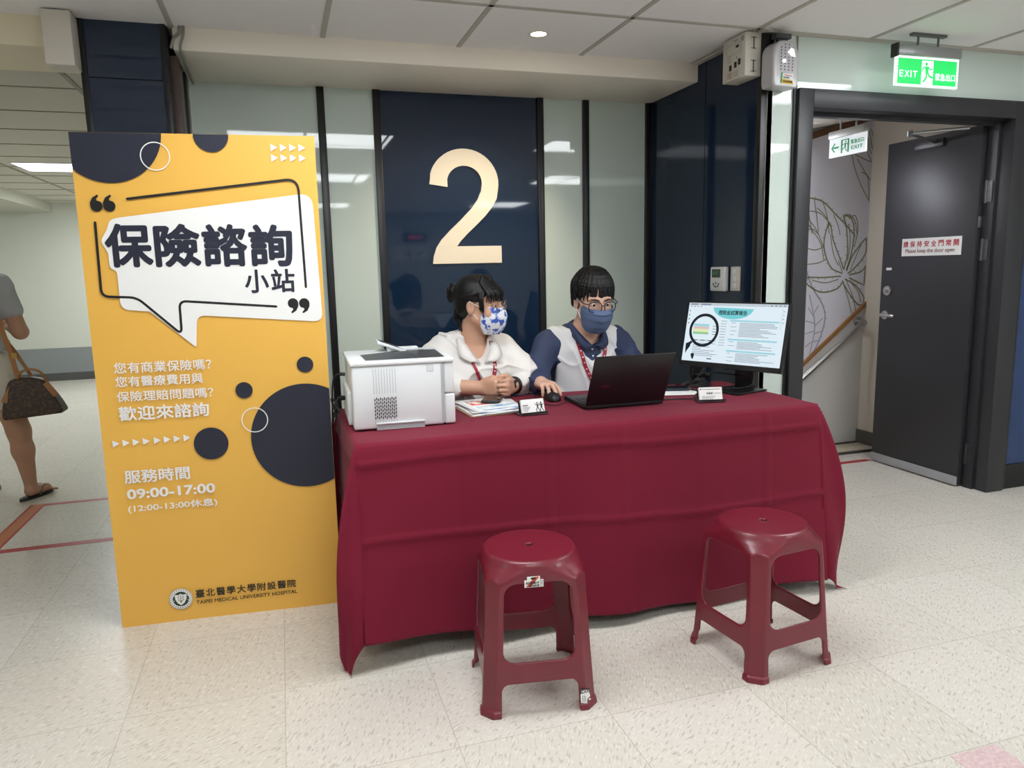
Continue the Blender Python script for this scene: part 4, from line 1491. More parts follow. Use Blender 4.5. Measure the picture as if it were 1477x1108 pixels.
SCR_S = 0.95
M_SCR = glow('screen_white', rgb(226, 241, 250), SCR_S)
M_SCG = glow('screen_light_grey', rgb(196, 206, 216), SCR_S)
M_SCT = glow('screen_turquoise', rgb(120, 208, 216), SCR_S)
M_SCB = glow('screen_pale_blue', rgb(160, 214, 226), SCR_S)
M_SCD = glow('screen_dark', rgb(30, 38, 52), SCR_S * 0.6)
M_SCTX = glow('screen_text_grey', rgb(128, 138, 156), SCR_S)
M_SCP = glow('screen_pink', rgb(220, 196, 190), SCR_S)
M_SCY = glow('screen_yellow', rgb(232, 236, 170), SCR_S)
M_SCGR = glow('screen_green', rgb(150, 206, 150), SCR_S)
x0, x1, y0, y1 = -hw_ + 0.007, hw_ - 0.007, -hh_ + 0.022, hh_ - 0.007
sc = MB().mesh([(x0, y0, 0.0005), (x1, y0, 0.0005), (x1, y1, 0.0005), (x0, y1, 0.0005)], [(0, 1, 2, 3)], 0, FM)
Wd, Ht = x1 - x0, y1 - y0


def sp_(u, v):
    return (x0 + u * Wd, y0 + v * Ht)


def sbox(u0, v0, u1, v1, mi, z=0.001):
    a, b_ = sp_(u0, v0), sp_(u1, v1)
    sc.mesh([(a[0], a[1], z), (b_[0], a[1], z), (b_[0], b_[1], z), (a[0], b_[1], z)], [(0, 1, 2, 3)], mi, FM)


sbox(0, 0.955, 1, 1, 1)
sbox(0.02, 0.965, 0.10, 0.985, 5, 0.0015)
sbox(0.13, 0.965, 0.24, 0.985, 5, 0.0015)
for k in range(4):
    sbox(0.02 + 0.035 * k, 0.93, 0.04 + 0.035 * k, 0.942, 5)
    sbox(0.84 + 0.04 * k, 0.965, 0.855 + 0.04 * k, 0.985, 5, 0.0015)
    sbox(0.965, 0.88 - 0.06 * k, 0.975, 0.895 - 0.06 * k, 5)
    sbox(0.015, 0.85 - 0.07 * k, 0.025, 0.87 - 0.07 * k, 4)
sbox(0.952, 0.6, 0.956, 0.93, 1)
# turquoise title bowl
sc.prism([(sp_(0.475, 0)[0] + 0.205 * Wd * math.cos(math.radians(a)), sp_(0, 0.928)[1] + 0.19 * Ht * math.sin(math.radians(a))) for a in range(180, 361, 8)], 0.001, 0.001, 2, FM)
ta, tb_ = sp_(0.33, 0.805), sp_(0.62, 0.885)
sc.text('理賠金試算報告', ta[0], ta[1], tb_[0] - ta[0], tb_[1] - ta[1], 4, FM, 0.0016, 0.022)
rng = random.Random(5)
for (v0_, n_l) in ((0.70, 11), (0.39, 6), (0.20, 7)):
    sbox(0.46, v0_, 0.94, v0_ + 0.028, 3)
    for k in range(n_l):
        v = v0_ - 0.025 - 0.0215 * k
        sbox(0.475, v, 0.475 + 0.05 * rng.random() + 0.02, v + 0.007, 5) if k % 3 == 0 else None
        sbox(0.56, v, 0.58 + rng.uniform(0.18, 0.36), v + 0.008, 5)
for k in range(10):
    v = 0.70 - 0.045 * k
    sbox(0.37, v, 0.43, v + 0.008, 5)
for k, mi in ((0, 3), (1, 6), (2, 7), (3, 8)):
    sbox(0.085, 0.60 - 0.045 * k, 0.25, 0.64 - 0.045 * k, mi)
    sbox(0.29, 0.60 - 0.045 * k, 0.35, 0.612 - 0.045 * k, 5)
sbox(0.09, 0.35, 0.34, 0.375, 1)
for k in range(3):
    sbox(0.10 + 0.08 * k, 0.356, 0.14 + 0.08 * k, 0.367, 4, 0.0015)
for k in range(8):
    v = 0.31 - 0.03 * k
    sbox(0.10, v, 0.10 + rng.uniform(0.05, 0.25), v + 0.008, 5)
sbox(0.10, 0.135, 0.38, 0.14, 5)
sbox(0.27, 0.05, 0.32, 0.065, 4)
# magnifying glass
cxm, cym = sp_(0.20, 0.535)
sc.annulus((cxm, cym), 0.0625, 0.0755, 4, FM, 0.0022, 48)
hx0, hy0 = sp_(0.085, 0.215)
sc.prism([(cxm - 0.058, cym - 0.050), (cxm - 0.050, cym - 0.058), (cxm - 0.064, cym - 0.073), (cxm - 0.074, cym - 0.063)], 0.0022, 0.0022, 4, FM)
sc.prism([(cxm - 0.069, cym - 0.058), (cxm - 0.058, cym - 0.073), (cxm - 0.075, cym - 0.098), (cxm - 0.081, cym - 0.111), (cxm - 0.084, cym - 0.064)], 0.0022, 0.0022, 4, FM)
sc.build('screen', [M_SCR, M_SCG, M_SCT, M_SCB, M_SCD, M_SCTX, M_SCP, M_SCY, M_SCGR], mo)
po = MB()
bk_ = -n0
po.mesh([], [])
pa = mc + bk_ * 0.03 - Vector((0, 0, 0.05))
FPl = frame(bk_ * 0.035, ex, (0, 0, 1))
po.box((-0.045, 0.008, -0.012), (0.045, 0.33, 0.008), 0, FPl, 0.003)
po.build('pole', M_BEZ, mo, smooth=30)
Fb = frame((0, 0, 0), (math.cos(-1.3), math.sin(-1.3), 0), (-math.sin(-1.3), math.cos(-1.3), 0))
MB().box((-0.095, -0.105, 0.0), (0.075, 0.085, 0.009), 0, Fb, 0.003).build('base', M_BEZ, mo, smooth=30)
MB().box((-0.05, -0.01, -0.06), (0.05, 0.06, -0.028), 0, FM, 0.004).build('mount', M_BEZ, mo, smooth=30)

# --- small stand behind the monitor, loose paper, phone, cables
bs = thing('scanner_stand', 'small black stand with round foot at the left behind the monitor', 'stand', (1.80, 2.935, TZ))
MB().lathe([(0.0, 0.0), (0.058, 0.0), (0.062, 0.006), (0.06, 0.014), (0.045, 0.022), (0.032, 0.03), (0.028, 0.045), (0.0, 0.047)]).build('foot', M_BLACK, bs, smooth=40)
MB().box((-0.04, -0.016, 0.04), (0.035, 0.02, 0.155), bev=0.008, seg=3).build('post', M_BLACK, bs, smooth=40)
MB().box((-0.03, -0.03, 0.042), (0.045, 0.02, 0.066), bev=0.006, seg=2).build('cradle', mat('glossy_black', rgb(16, 16, 18), 0.15), bs, smooth=40)
m = MB()
vs = [(1.535, 2.765, 0), (1.69, 2.725, 0), (1.735, 2.90, 0), (1.58, 2.94, 0)]
m.mesh([(a, b_, TZ + 0.002) for a, b_, _ in vs] + [(a, b_, TZ + 0.0005) for a, b_, _ in vs], [(0, 1, 2, 3), (7, 6, 5, 4), (0, 4, 5, 1), (1, 5, 6, 2), (2, 6, 7, 3), (3, 7, 4, 0)])
tag(m.build('paper_sheet', M_WHITE), 'loose white paper sheet lying right of the laptop', 'paper')
p2 = thing('smartphone', 'small black phone lying on the loose paper right of the laptop', 'phone', (1.632, 2.872, TZ + 0.0025), math.radians(74))
MB().box((-0.036, -0.07, 0), (0.036, 0.07, 0.012), bev=0.004, seg=2).build('phone_body', mat('navy_phone_case', rgb(26, 34, 46), 0.3), p2, smooth=40)
MB().box((-0.031, -0.064, 0.012), (0.031, 0.064, 0.0125)).build('screen', mat('phone_glass_dark', rgb(14, 16, 20), 0.05), p2)
cable('black cable looping on the cloth between laptop and monitor foot', [(1.44, 2.655, TZ + 0.008), (1.475, 2.652, TZ + 0.006), (1.54, 2.655, TZ + 0.004), (1.585, 2.64, TZ + 0.004), (1.63, 2.665, TZ + 0.004), (1.66, 2.72, TZ + 0.004), (1.70, 2.75, TZ + 0.006)], 0.0028,
      ((1.436, 2.655, TZ + 0.009), (1.47, 2.652, TZ + 0.008)))
cable('black cable ring coiled at the monitor foot', [(1.76, 2.83, TZ + 0.03), (1.70, 2.86, TZ + 0.012), (1.72, 2.80, TZ + 0.005), (1.80, 2.76, TZ + 0.014), (1.86, 2.70, TZ + 0.02), (1.90, 2.67, TZ + 0.035), (1.925, 2.71, TZ + 0.055), (1.90, 2.775, TZ + 0.065), (1.82, 2.86, TZ + 0.07), (1.765, 2.90, TZ + 0.06)], 0.003)
cable('black lead hanging from the back of the monitor to the stand', [(1.84, 2.83, 0.93), (1.80, 2.86, 0.86), (1.74, 2.85, 0.80), (1.70, 2.88, TZ + 0.004), (1.69, 2.95, TZ + 0.005), (1.74, 2.99, TZ + 0.005)], 0.0026)

# ================================================================== SIGNS AND FITTINGS
M_SIGNG = mat('exit_sign_green', rgb(30, 190, 90), 0.3, emit=rgb(36, 205, 96), es=0.8)
M_SIGNW = mat('exit_sign_white', rgb(240, 248, 244), 0.3, emit=rgb(225, 255, 238), es=0.9)


def runner(m, cx, cy, s_, mi, F_, z, mir=1):
    """the running figure of an exit sign, s_ = its height"""
    P = lambda x, y: (cx + mir * x * s_, cy + y * s_)
    m.disc(P(-0.05, 0.40), 0.085 * s_, mi, F_, z, 16)
    m.prism([P(-0.14, 0.28), P(0.08, 0.30), P(0.10, 0.0), P(-0.04, -0.06), P(-0.10, 0.02)], z, z, mi, F_)
    m.stroke([P(0.05, 0.27), P(0.20, 0.14), P(0.34, 0.20)], 0.075 * s_, mi, F_, z, False)
    m.stroke([P(-0.10, 0.26), P(-0.26, 0.20), P(-0.28, 0.04)], 0.075 * s_, mi, F_, z, False)
    m.stroke([P(0.05, 0.0), P(0.16, -0.16), P(0.34, -0.22), P(0.36, -0.18)], 0.10 * s_, mi, F_, z, False)
    m.stroke([P(-0.03, -0.02), P(-0.02, -0.22), P(-0.18, -0.42), P(-0.24, -0.42)], 0.10 * s_, mi, F_, z, False)


es = thing('exit_sign', 'green lit EXIT sign hung from the ceiling above the doorway', 'exit sign', (2.99, 2.915, CEIL))
MB().box((-0.19, -0.02, -0.105), (0.19, 0.02, -0.058), bev=0.006).build('housing', mat('sign_housing_grey', rgb(150, 152, 152), 0.35, metal=0.5), es, smooth=30)
m = MB()
m.box((-0.10, -0.012, -0.012), (0.10, 0.012, 0.0))
m.cyl((-0.06, 0, -0.06), (-0.06, 0, -0.01), 0.005)
m.cyl((0.06, 0, -0.06), (0.06, 0, -0.01), 0.005)
m.build('bracket', mat('bracket_grey', rgb(96, 98, 98), 0.4), es)
MB().box((-0.197, -0.022, -0.112), (-0.186, 0.022, -0.052), bev=0.003).build('end_cap', M_BLACK, es, smooth=30)
m = MB()
m.box((-0.187, -0.006, -0.238), (0.187, 0.006, -0.104), 1)
FE = frame((0, -0.0065, -0.171), (1, 0, 0), (0, 0, 1))
m.mesh([(-0.176, -0.058, 0), (0.176, -0.058, 0), (0.176, 0.056, 0), (-0.176, 0.056, 0)], [(0, 1, 2, 3)], 0, FE)
m.mesh([(-0.036, -0.06, 0.0005), (0.033, -0.06, 0.0005), (0.033, 0.05, 0.0005), (-0.036, 0.05, 0.0005)], [(0, 1, 2, 3)], 1, FE)
runner(m, -0.004, -0.003, 0.096, 0, FE, 0.001)
for k_i, ch in enumerate('EXIT'):
    m.text(ch, (-0.166, -0.136, -0.101, -0.087)[k_i], -0.028, (0.022, 0.028, 0.006, 0.026)[k_i], 0.030, 1, FE, 0.001, 0.01)
m.text('緊急出口', 0.046, -0.036, 0.122, 0.033, 1, FE, 0.001, 0.010)
m.build('sign_face', [M_SIGNG, M_SIGNW], es)

M_SIGNW2 = mat('exit_sign_white_face', rgb(240, 244, 246), 0.3, emit=rgb(236, 244, 248), es=0.5)
M_SIGNG2 = mat('exit_sign_green_print', rgb(30, 150, 96), 0.3, emit=rgb(20, 140, 90), es=0.25)
e2 = thing('exit_sign', 'white EXIT sign with green arrow hung inside the stairwell', 'exit sign', (3.0, 3.42, 2.098))
MB().box((-0.018, -0.135, -0.122), (0.018, 0.135, -0.082), bev=0.005).build('housing', mat('sign_housing_pale', rgb(176, 176, 172), 0.4, metal=0.4), e2, smooth=30)
m = MB()
m.cyl((0, -0.06, -0.09), (0, -0.06, 0), 0.005)
m.build('bracket', M_GREYMETAL, e2)
MB().cyl((0, 0.06, -0.09), (0, 0.06, 0), 0.005).build('bracket', M_GREYMETAL, e2)
m = MB()
m.box((-0.006, -0.135, -0.222), (0.006, 0.135, -0.12), 0)
FE2 = frame((-0.0065, 0, -0.172), (0, -1, 0), (0, 0, 1))
m.stroke([(-0.06, 0), (-0.115, 0)], 0.012, 1, FE2, 0.0005, False)
m.stroke([(-0.09, 0.024), (-0.115, 0.0), (-0.09, -0.024)], 0.012, 1, FE2, 0.0007, False)
m.mesh([(-0.045, -0.036, 0.0005), (0.018, -0.036, 0.0005), (0.018, 0.036, 0.0005), (-0.045, 0.036, 0.0005)], [(0, 1, 2, 3)], 1, FE2)
m.mesh([(-0.030, -0.037, 0.0008), (0.006, -0.037, 0.0008), (0.006, 0.03, 0.0008), (-0.030, 0.03, 0.0008)], [(0, 1, 2, 3)], 0, FE2)
runner(m, -0.010, -0.002, 0.062, 1, FE2, 0.0012, -1)
m.text('緊急出口', 0.030, 0.002, 0.094, 0.024, 1, FE2, 0.0006, 0.03)
m.text('EXIT', 0.034, -0.027, 0.086, 0.020, 1, FE2, 0.0006, 0.03)
m.build('sign_face', [M_SIGNW2, M_SIGNG2], e2)

# emergency light on the corner of the doorway wall
em = thing('emergency_light', 'pale grey emergency light unit left of the lit exit sign', 'emergency light', (2.235, 3.05, 2.19), 0)
RZ = Matrix.Rotation(math.radians(-14), 3, 'Z')
s = SDF((-0.11, -0.16, -0.14), (0.11, 0.03, 0.14), 0.0028)


def em_shape(X, Y, Z):
    u = X * math.cos(-0.1) + (Y + 0.05) * math.sin(0.1)
    w = X * math.sin(-0.1) + (Y + 0.05) * math.cos(-0.1)
    zz_ = np.maximum(Z - 0.035, 0) + np.minimum(Z + 0.075, 0)
    d2 = np.sqrt((np.abs(u) - np.minimum(np.abs(u), 0.012)) ** 2 + zz_ ** 2) - 0.062
    dw = np.abs(w) - 0.042
    q0, q1 = d2 + 0.012, dw + 0.012
    body = np.sqrt(np.maximum(q0, 0) ** 2 + np.maximum(q1, 0) ** 2) + np.minimum(np.maximum(q0, q1), 0) - 0.012
    return np.maximum(body, -(Z + 0.103))


s.put(em_shape, (-0.1, -0.13, -0.13), (0.1, 0.0, 0.13))
p, q = s.mesh()
o = bpy.data.objects.new('housing', np_mesh('housing', relax(p, q, 2), q, mat('lamp_grey_plastic', rgb(186, 184, 188), 0.3, coat=0.3)))
COL.objects.link(o)
o.parent = em
MB().box((-0.05, -0.03, -0.05), (0.06, 0.0, 0.06)).build('back_plate', M_IVORY, em)
FEm = frame((0.0042, -0.0925, 0.0), (math.cos(-0.1), -math.sin(-0.1), 0), (0, 0, 1))
m = MB()
for i in range(4):
    for j in range(9):
        if i in (0, 3) and j == 8:
            continue
        m.disc((-0.033 + 0.022 * i, -0.03 + 0.0135 * j), 0.0036, 0, FEm, 0.0008, 12)
m.build('speaker_holes', mat('hole_dark', rgb(70, 70, 84), 0.6), em)
m = MB()
m.prism([(0.002, 0.045), (0.020, 0.064), (0.033, 0.060), (0.044, 0.028), (0.022, 0.030)], 0.0, 0.006, 0, FEm)
m.prism([(-0.026, 0.012), (-0.010, 0.014), (-0.007, 0.002), (-0.018, -0.003), (-0.027, 0.003)], 0.0, 0.005, 0, FEm)
m.build('lamp_head', mat('lamp_head_white', rgb(250, 250, 250), 0.3, emit=(1, 1, 1, 1), es=0.6), em)
m = MB()
m.mesh([(-0.034, -0.088, 0.001), (-0.024, -0.088, 0.001), (-0.020, -0.043, 0.001), (-0.030, -0.043, 0.001)], [(0, 1, 2, 3)], 1, FEm)
m.mesh([(-0.026, -0.09, 0.0012), (0.040, -0.09, 0.0012), (0.040, -0.046, 0.0012), (-0.022, -0.046, 0.0012)], [(0, 1, 2, 3)], 0, FEm)
m.mesh([(-0.026, -0.09, 0.0016), (0.040, -0.09, 0.0016), (0.036, -0.074, 0.0016), (-0.024, -0.070, 0.0016)], [(0, 1, 2, 3)], 2, FEm)
m.text('緊急照明', -0.018, -0.068, 0.034, 0.009, 3, FEm, 0.002, 0.01)
m.text('停電自動照明燈', -0.022, -0.086, 0.056, 0.010, 3, FEm, 0.002, 0.01)
m.stroke([(-0.012, -0.052), (0.034, -0.056)], 0.003, 4, FEm, 0.002, False)
m.build('label', [M_WHITE, M_GREEN, M_YELLOWP, M_BLKINK, M_RED], em)
m = MB().box((-0.03, -0.06, 0.115), (0.05, -0.02, 0.135)).box((-0.012, -0.05, 0.10), (0.03, -0.03, 0.118))
m.build('mount_clip', mat('dark_clip', rgb(60, 64, 66), 0.5), em)

# control box high on the navy side wall
cbx = thing('control_box', 'ivory control box high on the corner of the navy side wall', 'control box', (XS, 3.146, 2.248))
MB().box((-0.088, -0.09, -0.095), (0.0, 0.09, 0.095), bev=0.003).build('housing', M_IVORY, cbx, smooth=30)
FC = frame((-0.0885, 0, 0), (0, -1, 0), (0, 0, 1))
m = MB()
m.text('警報設備', 0.0, 0.072, 0.03, 0.007, 1, FC, 0.0004)
for (u, v, w_, h_) in ((-0.03, -0.05, 0.014, 0.024), (0.01, -0.044, 0.014, 0.024), (0.04, -0.038, 0.014, 0.026), (0.02, 0.042, 0.018, 0.010)):
    m.box((u, v, 0), (u + w_, v + h_, 0.004), 0, FC)
    m.box((u + w_ * 0.25, v + h_ * 0.3, 0.004), (u + w_ * 0.6, v + h_ * 0.6, 0.0045), 2, FC)
m.annulus((0.068, 0.072), 0.003, 0.012, 3, FC, 0.0006, 20)
m.disc((0.025, 0.0), 0.005, 3, FC, 0.0006, 14)
for k in range(4):
    m.box((-0.05, -0.012 + 0.009 * k, 0), (-0.02, -0.0095 + 0.009 * k, 0.0004), 3, FC)
    m.box((-0.048, -0.062 - 0.007 * k, 0), (-0.014 + 0.004 * (k % 2), -0.0598 - 0.007 * k, 0.0004), 2, FC)
    m.box((0.0, -0.062 - 0.007 * k, 0), (0.04, -0.0598 - 0.007 * k, 0.0004), 3, FC)
for a, b_, c_, d_ in ((-0.058, 0.018, 0.056, 0.019), (-0.058, 0.062, 0.056, 0.063), (-0.058, 0.018, -0.057, 0.063), (0.056, 0.018, 0.057, 0.063)):
    m.box((a, b_, 0), (c_, d_, 0.0004), 3, FC)
m.build('controls', [M_BLACK, M_BLKINK, M_RED, mat('panel_grey_print', rgb(160, 158, 152), 0.6)], cbx)
FC2 = frame((-0.044, -0.0905, 0), (1, 0, 0), (0, 0, 1))
for v in (0.045, -0.055):
    m = MB()
    m.stroke([(0, v - 0.022), (0, v + 0.028)], 0.006, 0, FC2, 0.0005)
    for dv in (-0.02, 0.026):
        m.stroke([(-0.014, v + dv), (0.014, v + dv)], 0.003, 0, FC2, 0.0006)
    m.build('side_slot', mat('slot_dark', rgb(60, 60, 60), 0.6), cbx)

# thermostat and switch plate
th = thing('thermostat', 'white room thermostat with small display on the navy side wall', 'thermostat', (XS, 3.335, 1.226))
MB().box((-0.028, -0.062, -0.062), (0.0, 0.07, 0.062), bev=0.008, seg=3).build('housing', M_WPLASTIC, th, smooth=40)
FT = frame((-0.0283, 0, 0), (0, -1, 0), (0, 0, 1))
MB().box((-0.050, 0.008, 0), (0.026, 0.05, 0.001), 0, FT).build('display', mat('thermostat_display', rgb(60, 74, 66), 0.2), th)
m = MB()
m.box((-0.04, 0.024, 0.001), (-0.028, 0.04, 0.0013), 1, FT)
m.box((-0.016, 0.024, 0.001), (-0.004, 0.04, 0.0013), 1, FT)
m.build('display_digits', [M_BLACK, M_GREEN], th)
m = MB()
for k in range(5):
    a = math.radians(200 + 35 * k)
    m.disc((-0.012 + 0.026 * math.cos(a), -0.018 + 0.022 * math.sin(a)), 0.006, 0, FT, 0.0008, 12)
m.disc((-0.012, -0.02), 0.006, 0, FT, 0.0008, 12)
m.build('buttons', mat('button_grey', rgb(84, 86, 90), 0.5), th)
sw = thing('switch_plate', 'ivory light switch plate right of the thermostat', 'switch', (XS, 3.208, 1.228))
MB().box((-0.012, -0.036, -0.06), (0.0, 0.036, 0.06), bev=0.003).build('plate', M_IVORY, sw, smooth=30)
for v in (-0.034, 0.0, 0.034):
    MB().box((-0.017, -0.014, v - 0.013), (-0.011, 0.014, v + 0.013), bev=0.002).build('rocker', M_WPLASTIC, sw, smooth=30)

# notice on the open door leaf
dn = thing('door_notice', 'white notice with red writing on the open door leaf', 'sign', (3.655, 3.453, 1.378))
MB().box((-0.004, -0.208, -0.052), (0.0, 0.208, 0.052), bev=0.001).build('plate', M_WHITE, dn)
FD = frame((-0.0042, 0, 0), (0, -1, 0), (0, 0, 1))
m = MB()
for k, ch in enumerate('請保持安全門常開'):
    m.text(ch, -0.196 + 0.0505 * k, 0.0, 0.036, 0.036, 0, FD, 0.0004, 0.025)
m.text('Please keep the door open', -0.178, -0.040, 0.345, 0.030, 1, FD, 0.0004, 0.012)
m.build('lettering', [M_RED, mat('brown_red_print', rgb(122, 60, 62), 0.5)], dn)

# white box under the beam, conduits
o = MB().box((-0.825, 3.46, 2.137), (-0.722, 3.579, 2.343), bev=0.003).build('junction_box', mat('box_paint', rgb(214, 208, 196), 0.55), smooth=30)
tag(o, 'cream box fixed to the beam beside the navy column', 'box')
o = MB()
M_COND = mat('grey_conduit', rgb(140, 138, 132), 0.5)
o.tube(smooth_path([(-0.338, 3.585, 2.35), (-0.34, 3.58, 2.32), (-0.362, 3.56, 2.29), (-0.375, 3.56, 2.25)], 6), 0.006, 8)
o.tube(smooth_path([(-0.322, 3.585, 2.35), (-0.326, 3.58, 2.31), (-0.338, 3.575, 2.27), (-0.34, 3.59, 2.246), (-0.34, 3.75, 2.238), (-0.345, 4.1, 2.236)], 6), 0.006, 8)
o = o.build('conduit', M_COND, smooth=50)
tag(o, 'pair of thin grey conduits bending down beside the soffit', 'conduit')

# handrail and mural in the stairwell
hr = thing('handrail', 'steel handrail sloping down along the stair mural wall', 'handrail', (3.815, 4.15, 0.86))
d_ = Vector((3.332 - 3.815, 0, 0.505 - 0.86))
MB().tube([Vector((0.03, 0, 0.022)), d_ * 2.2], 0.019, 16).build('rail', M_STEEL, hr, smooth=50)
MB().cyl((0.03, 0.0, 0.022), (0.07, 0.095, 0.022), 0.014).cyl((0.065, 0.085, 0.022), (0.07, 0.1, 0.022), 0.034).cyl((0.02, 0, 0.015), (0.036, 0, 0.027), 0.026).build('bracket', M_STEEL, hr, smooth=50)
MURAL = [(1, [(3.732, 1.22), (3.63, 1.267), (3.568, 1.401), (3.583, 1.524), (3.614, 1.551), (3.641, 1.453), (3.703, 1.328), (3.741, 1.246)]), (1, [(3.741, 1.246), (3.767, 1.363), (3.746, 1.541), (3.719, 1.612), (3.786, 1.594), (3.814, 1.505), (3.801, 1.362), (3.764, 1.237)]), (1, [(3.764, 1.237), (3.813, 1.344), (3.907, 1.451), (3.954, 1.487), (3.914, 1.343), (3.83, 1.254), (3.776, 1.219)]), (1, [(3.721, 1.202), (3.568, 1.196), (3.449, 1.199), (3.418, 1.173), (3.551, 1.098), (3.682, 1.112), (3.746, 1.165)]), (1, [(3.756, 1.183), (3.86, 1.126), (3.934, 1.031), (3.891, 0.996), (3.82, 1.054), (3.747, 1.147)]), (1, [(3.788, 1.209), (3.898, 1.234), (3.95, 1.306), (3.954, 1.141), (3.858, 1.162), (3.789, 1.191)]), (1, [(3.734, 1.174), (3.786, 1.055), (3.826, 0.943)]), (1, [(3.768, 1.173), (3.831, 1.053), (3.859, 0.96)]), (1, [(3.405, 1.664), (3.431, 1.56), (3.534, 1.437), (3.573, 1.312)]), (1, [(3.406, 1.508), (3.465, 1.525), (3.52, 1.489)]), (1, [(3.407, 1.403), (3.493, 1.384), (3.557, 1.401)]), (1, [(3.423, 1.288), (3.519, 1.295), (3.594, 1.321)]), (1, [(3.429, 1.594), (3.508, 1.507), (3.581, 1.365)]), (1, [(3.416, 1.646), (3.523, 1.629), (3.613, 1.559)]), (1, [(3.5, 1.664), (3.567, 1.612), (3.614, 1.542)]), (1, [(3.764, 1.594), (3.818, 1.612), (3.846, 1.523), (3.821, 1.398)]), (1, [(3.693, 1.31), (3.731, 1.229)]), (1, [(3.617, 1.489), (3.646, 1.365), (3.695, 1.274)]), (1, [(3.766, 1.559), (3.785, 1.434), (3.771, 1.309)]), (1, [(3.886, 1.433), (3.836, 1.326), (3.797, 1.245)]), (1, [(3.482, 1.18), (3.592, 1.16), (3.701, 1.181)]), (1, [(3.802, 1.164), (3.874, 1.089), (3.901, 1.014)]), (2, [(3.401, 1.315), (3.484, 1.136), (3.578, 1.007), (3.602, 0.897), (3.549, 0.734), (3.466, 0.628)]), (2, [(3.486, 0.664), (3.52, 0.864), (3.465, 1.083)]), (2, [(3.52, 0.864), (3.583, 0.916)]), (2, [(3.512, 0.809), (3.577, 0.825)]), (2, [(3.504, 0.755), (3.558, 0.761)]), (2, [(3.517, 0.918), (3.459, 0.993)]), (2, [(3.515, 0.882), (3.442, 0.903)]), (2, [(3.509, 0.828), (3.44, 0.813)]), (2, [(3.499, 0.755), (3.444, 0.721)]), (2, [(3.511, 0.955), (3.545, 1.008)]), (1, [(3.42, 1.733), (3.543, 1.706), (3.653, 1.621), (3.728, 1.563), (3.823, 1.477)]), (1, [(3.763, 2.02), (3.796, 1.922), (3.857, 1.809), (3.947, 1.687)]), (1, [(3.726, 1.6), (3.76, 1.621), (3.817, 1.578), (3.842, 1.477)]), (1, [(3.543, 1.706), (3.583, 1.607), (3.607, 1.492)]), (1, [(3.472, 1.72), (3.495, 1.621), (3.518, 1.507)]), (1, [(3.423, 1.677), (3.445, 1.578), (3.467, 1.493)]), (1, [(3.809, 1.993), (3.877, 1.909), (3.946, 1.838)]), (1, [(3.789, 2.02), (3.863, 1.994), (3.946, 1.967)]), (1, [(3.85, 1.908), (3.907, 1.867), (3.926, 1.723)]), (1, [(3.635, 1.621), (3.675, 1.549), (3.697, 1.484)]), (1, [(3.895, 2.192), (3.918, 2.108), (3.942, 2.024)]), (1, [(3.889, 2.136), (3.913, 2.052), (3.949, 1.996)]), (1, [(3.913, 2.193), (3.941, 2.123)]), (1, [(3.886, 2.051), (3.917, 1.995), (3.952, 1.96)])]
mu = thing('wall_mural', 'pale mural of line drawn leaves and flowers on the stair wall', 'mural', (3.6, YM, 1.5))
sl_ = (2.254 - 2.07) / (XW - 3.30)
m = MB()
FMu = frame((0, -0.002, 0), (1, 0, 0), (0, 0, 1))
m.prism([(2.75 - 3.6, 0.06 - 1.5), (XW - 3.6, 1.0 - 1.5), (XW - 3.6, 2.26 - 1.5), (2.75 - 3.6, 1.92 - 1.5)], -0.0015, 0.0, 0, FMu)
m.build('backing', mat('mural_ground', rgb(218, 216, 226), 0.55), mu)
m = MB()
for k, pts in MURAL:
    pp_ = [(p_.x, p_.y) for p_ in smooth_path([(a - 3.6, min(b_, 2.2 + (a - 3.9) * 0.25) - 1.5, 0) for a, b_ in pts], 5)]
    pp_ = [p_ for p_ in pp_ if p_[0] < XW - 3.602]
    if len(pp_) < 3:
        continue
    m.stroke(pp_, 0.0105 if len(pts) > 4 else 0.007, k - 1, FMu, 0.0008, False)
    if len(pts) > 4:      # engraved hatching along the outlines
        for i in range(2, len(pp_) - 2, 2):
            a, b_ = Vector(pp_[i]), Vector(pp_[i + 2 if i + 2 < len(pp_) else -1])
            t_ = (b_ - a).normalized()
            nn = Vector((-t_.y, t_.x)) * 0.018 + t_ * 0.012
            q_ = a + nn
            if q_.x < XW - 3.605:
                m.stroke([a, (a + q_) / 2 + t_ * 0.002, q_], 0.0036, k - 1, FMu, 0.0009, False)
m.build('line_drawing', [mat('olive_line', rgb(128, 128, 96), 0.6), mat('lilac_line', rgb(158, 154, 170), 0.6)], mu)

# tapes on the floor
M_TAPE = mat('red_floor_tape', rgb(176, 52, 58), 0.4)
M_TPY = mat('yellow_tape_print', rgb(206, 150, 84), 0.5)


def tape(label, x0, x1, y0, y1, marks=0):
    m = MB().box((x0, y0, 0.0), (x1, y1, 0.0012), 0)
    for k in range(marks):
        if x1 - x0 > y1 - y0:
            x = x0 + (x1 - x0) * (k + 0.15) / marks
            m.box((x, y0 + 0.015, 0.0012), (x + (x1 - x0) / marks * 0.6, y1 - 0.015, 0.0015), 1)
        else:
            y = y0 + (y1 - y0) * (k + 0.15) / marks
            m.box((x0 + 0.014, y, 0.0012), (x1 - 0.014, y + (y1 - y0) / marks * 0.5, 0.0015), 1)
    return tag(m.build('floor_tape', [M_TAPE, M_TPY]), label, 'floor tape', 'red tapes on the floor')


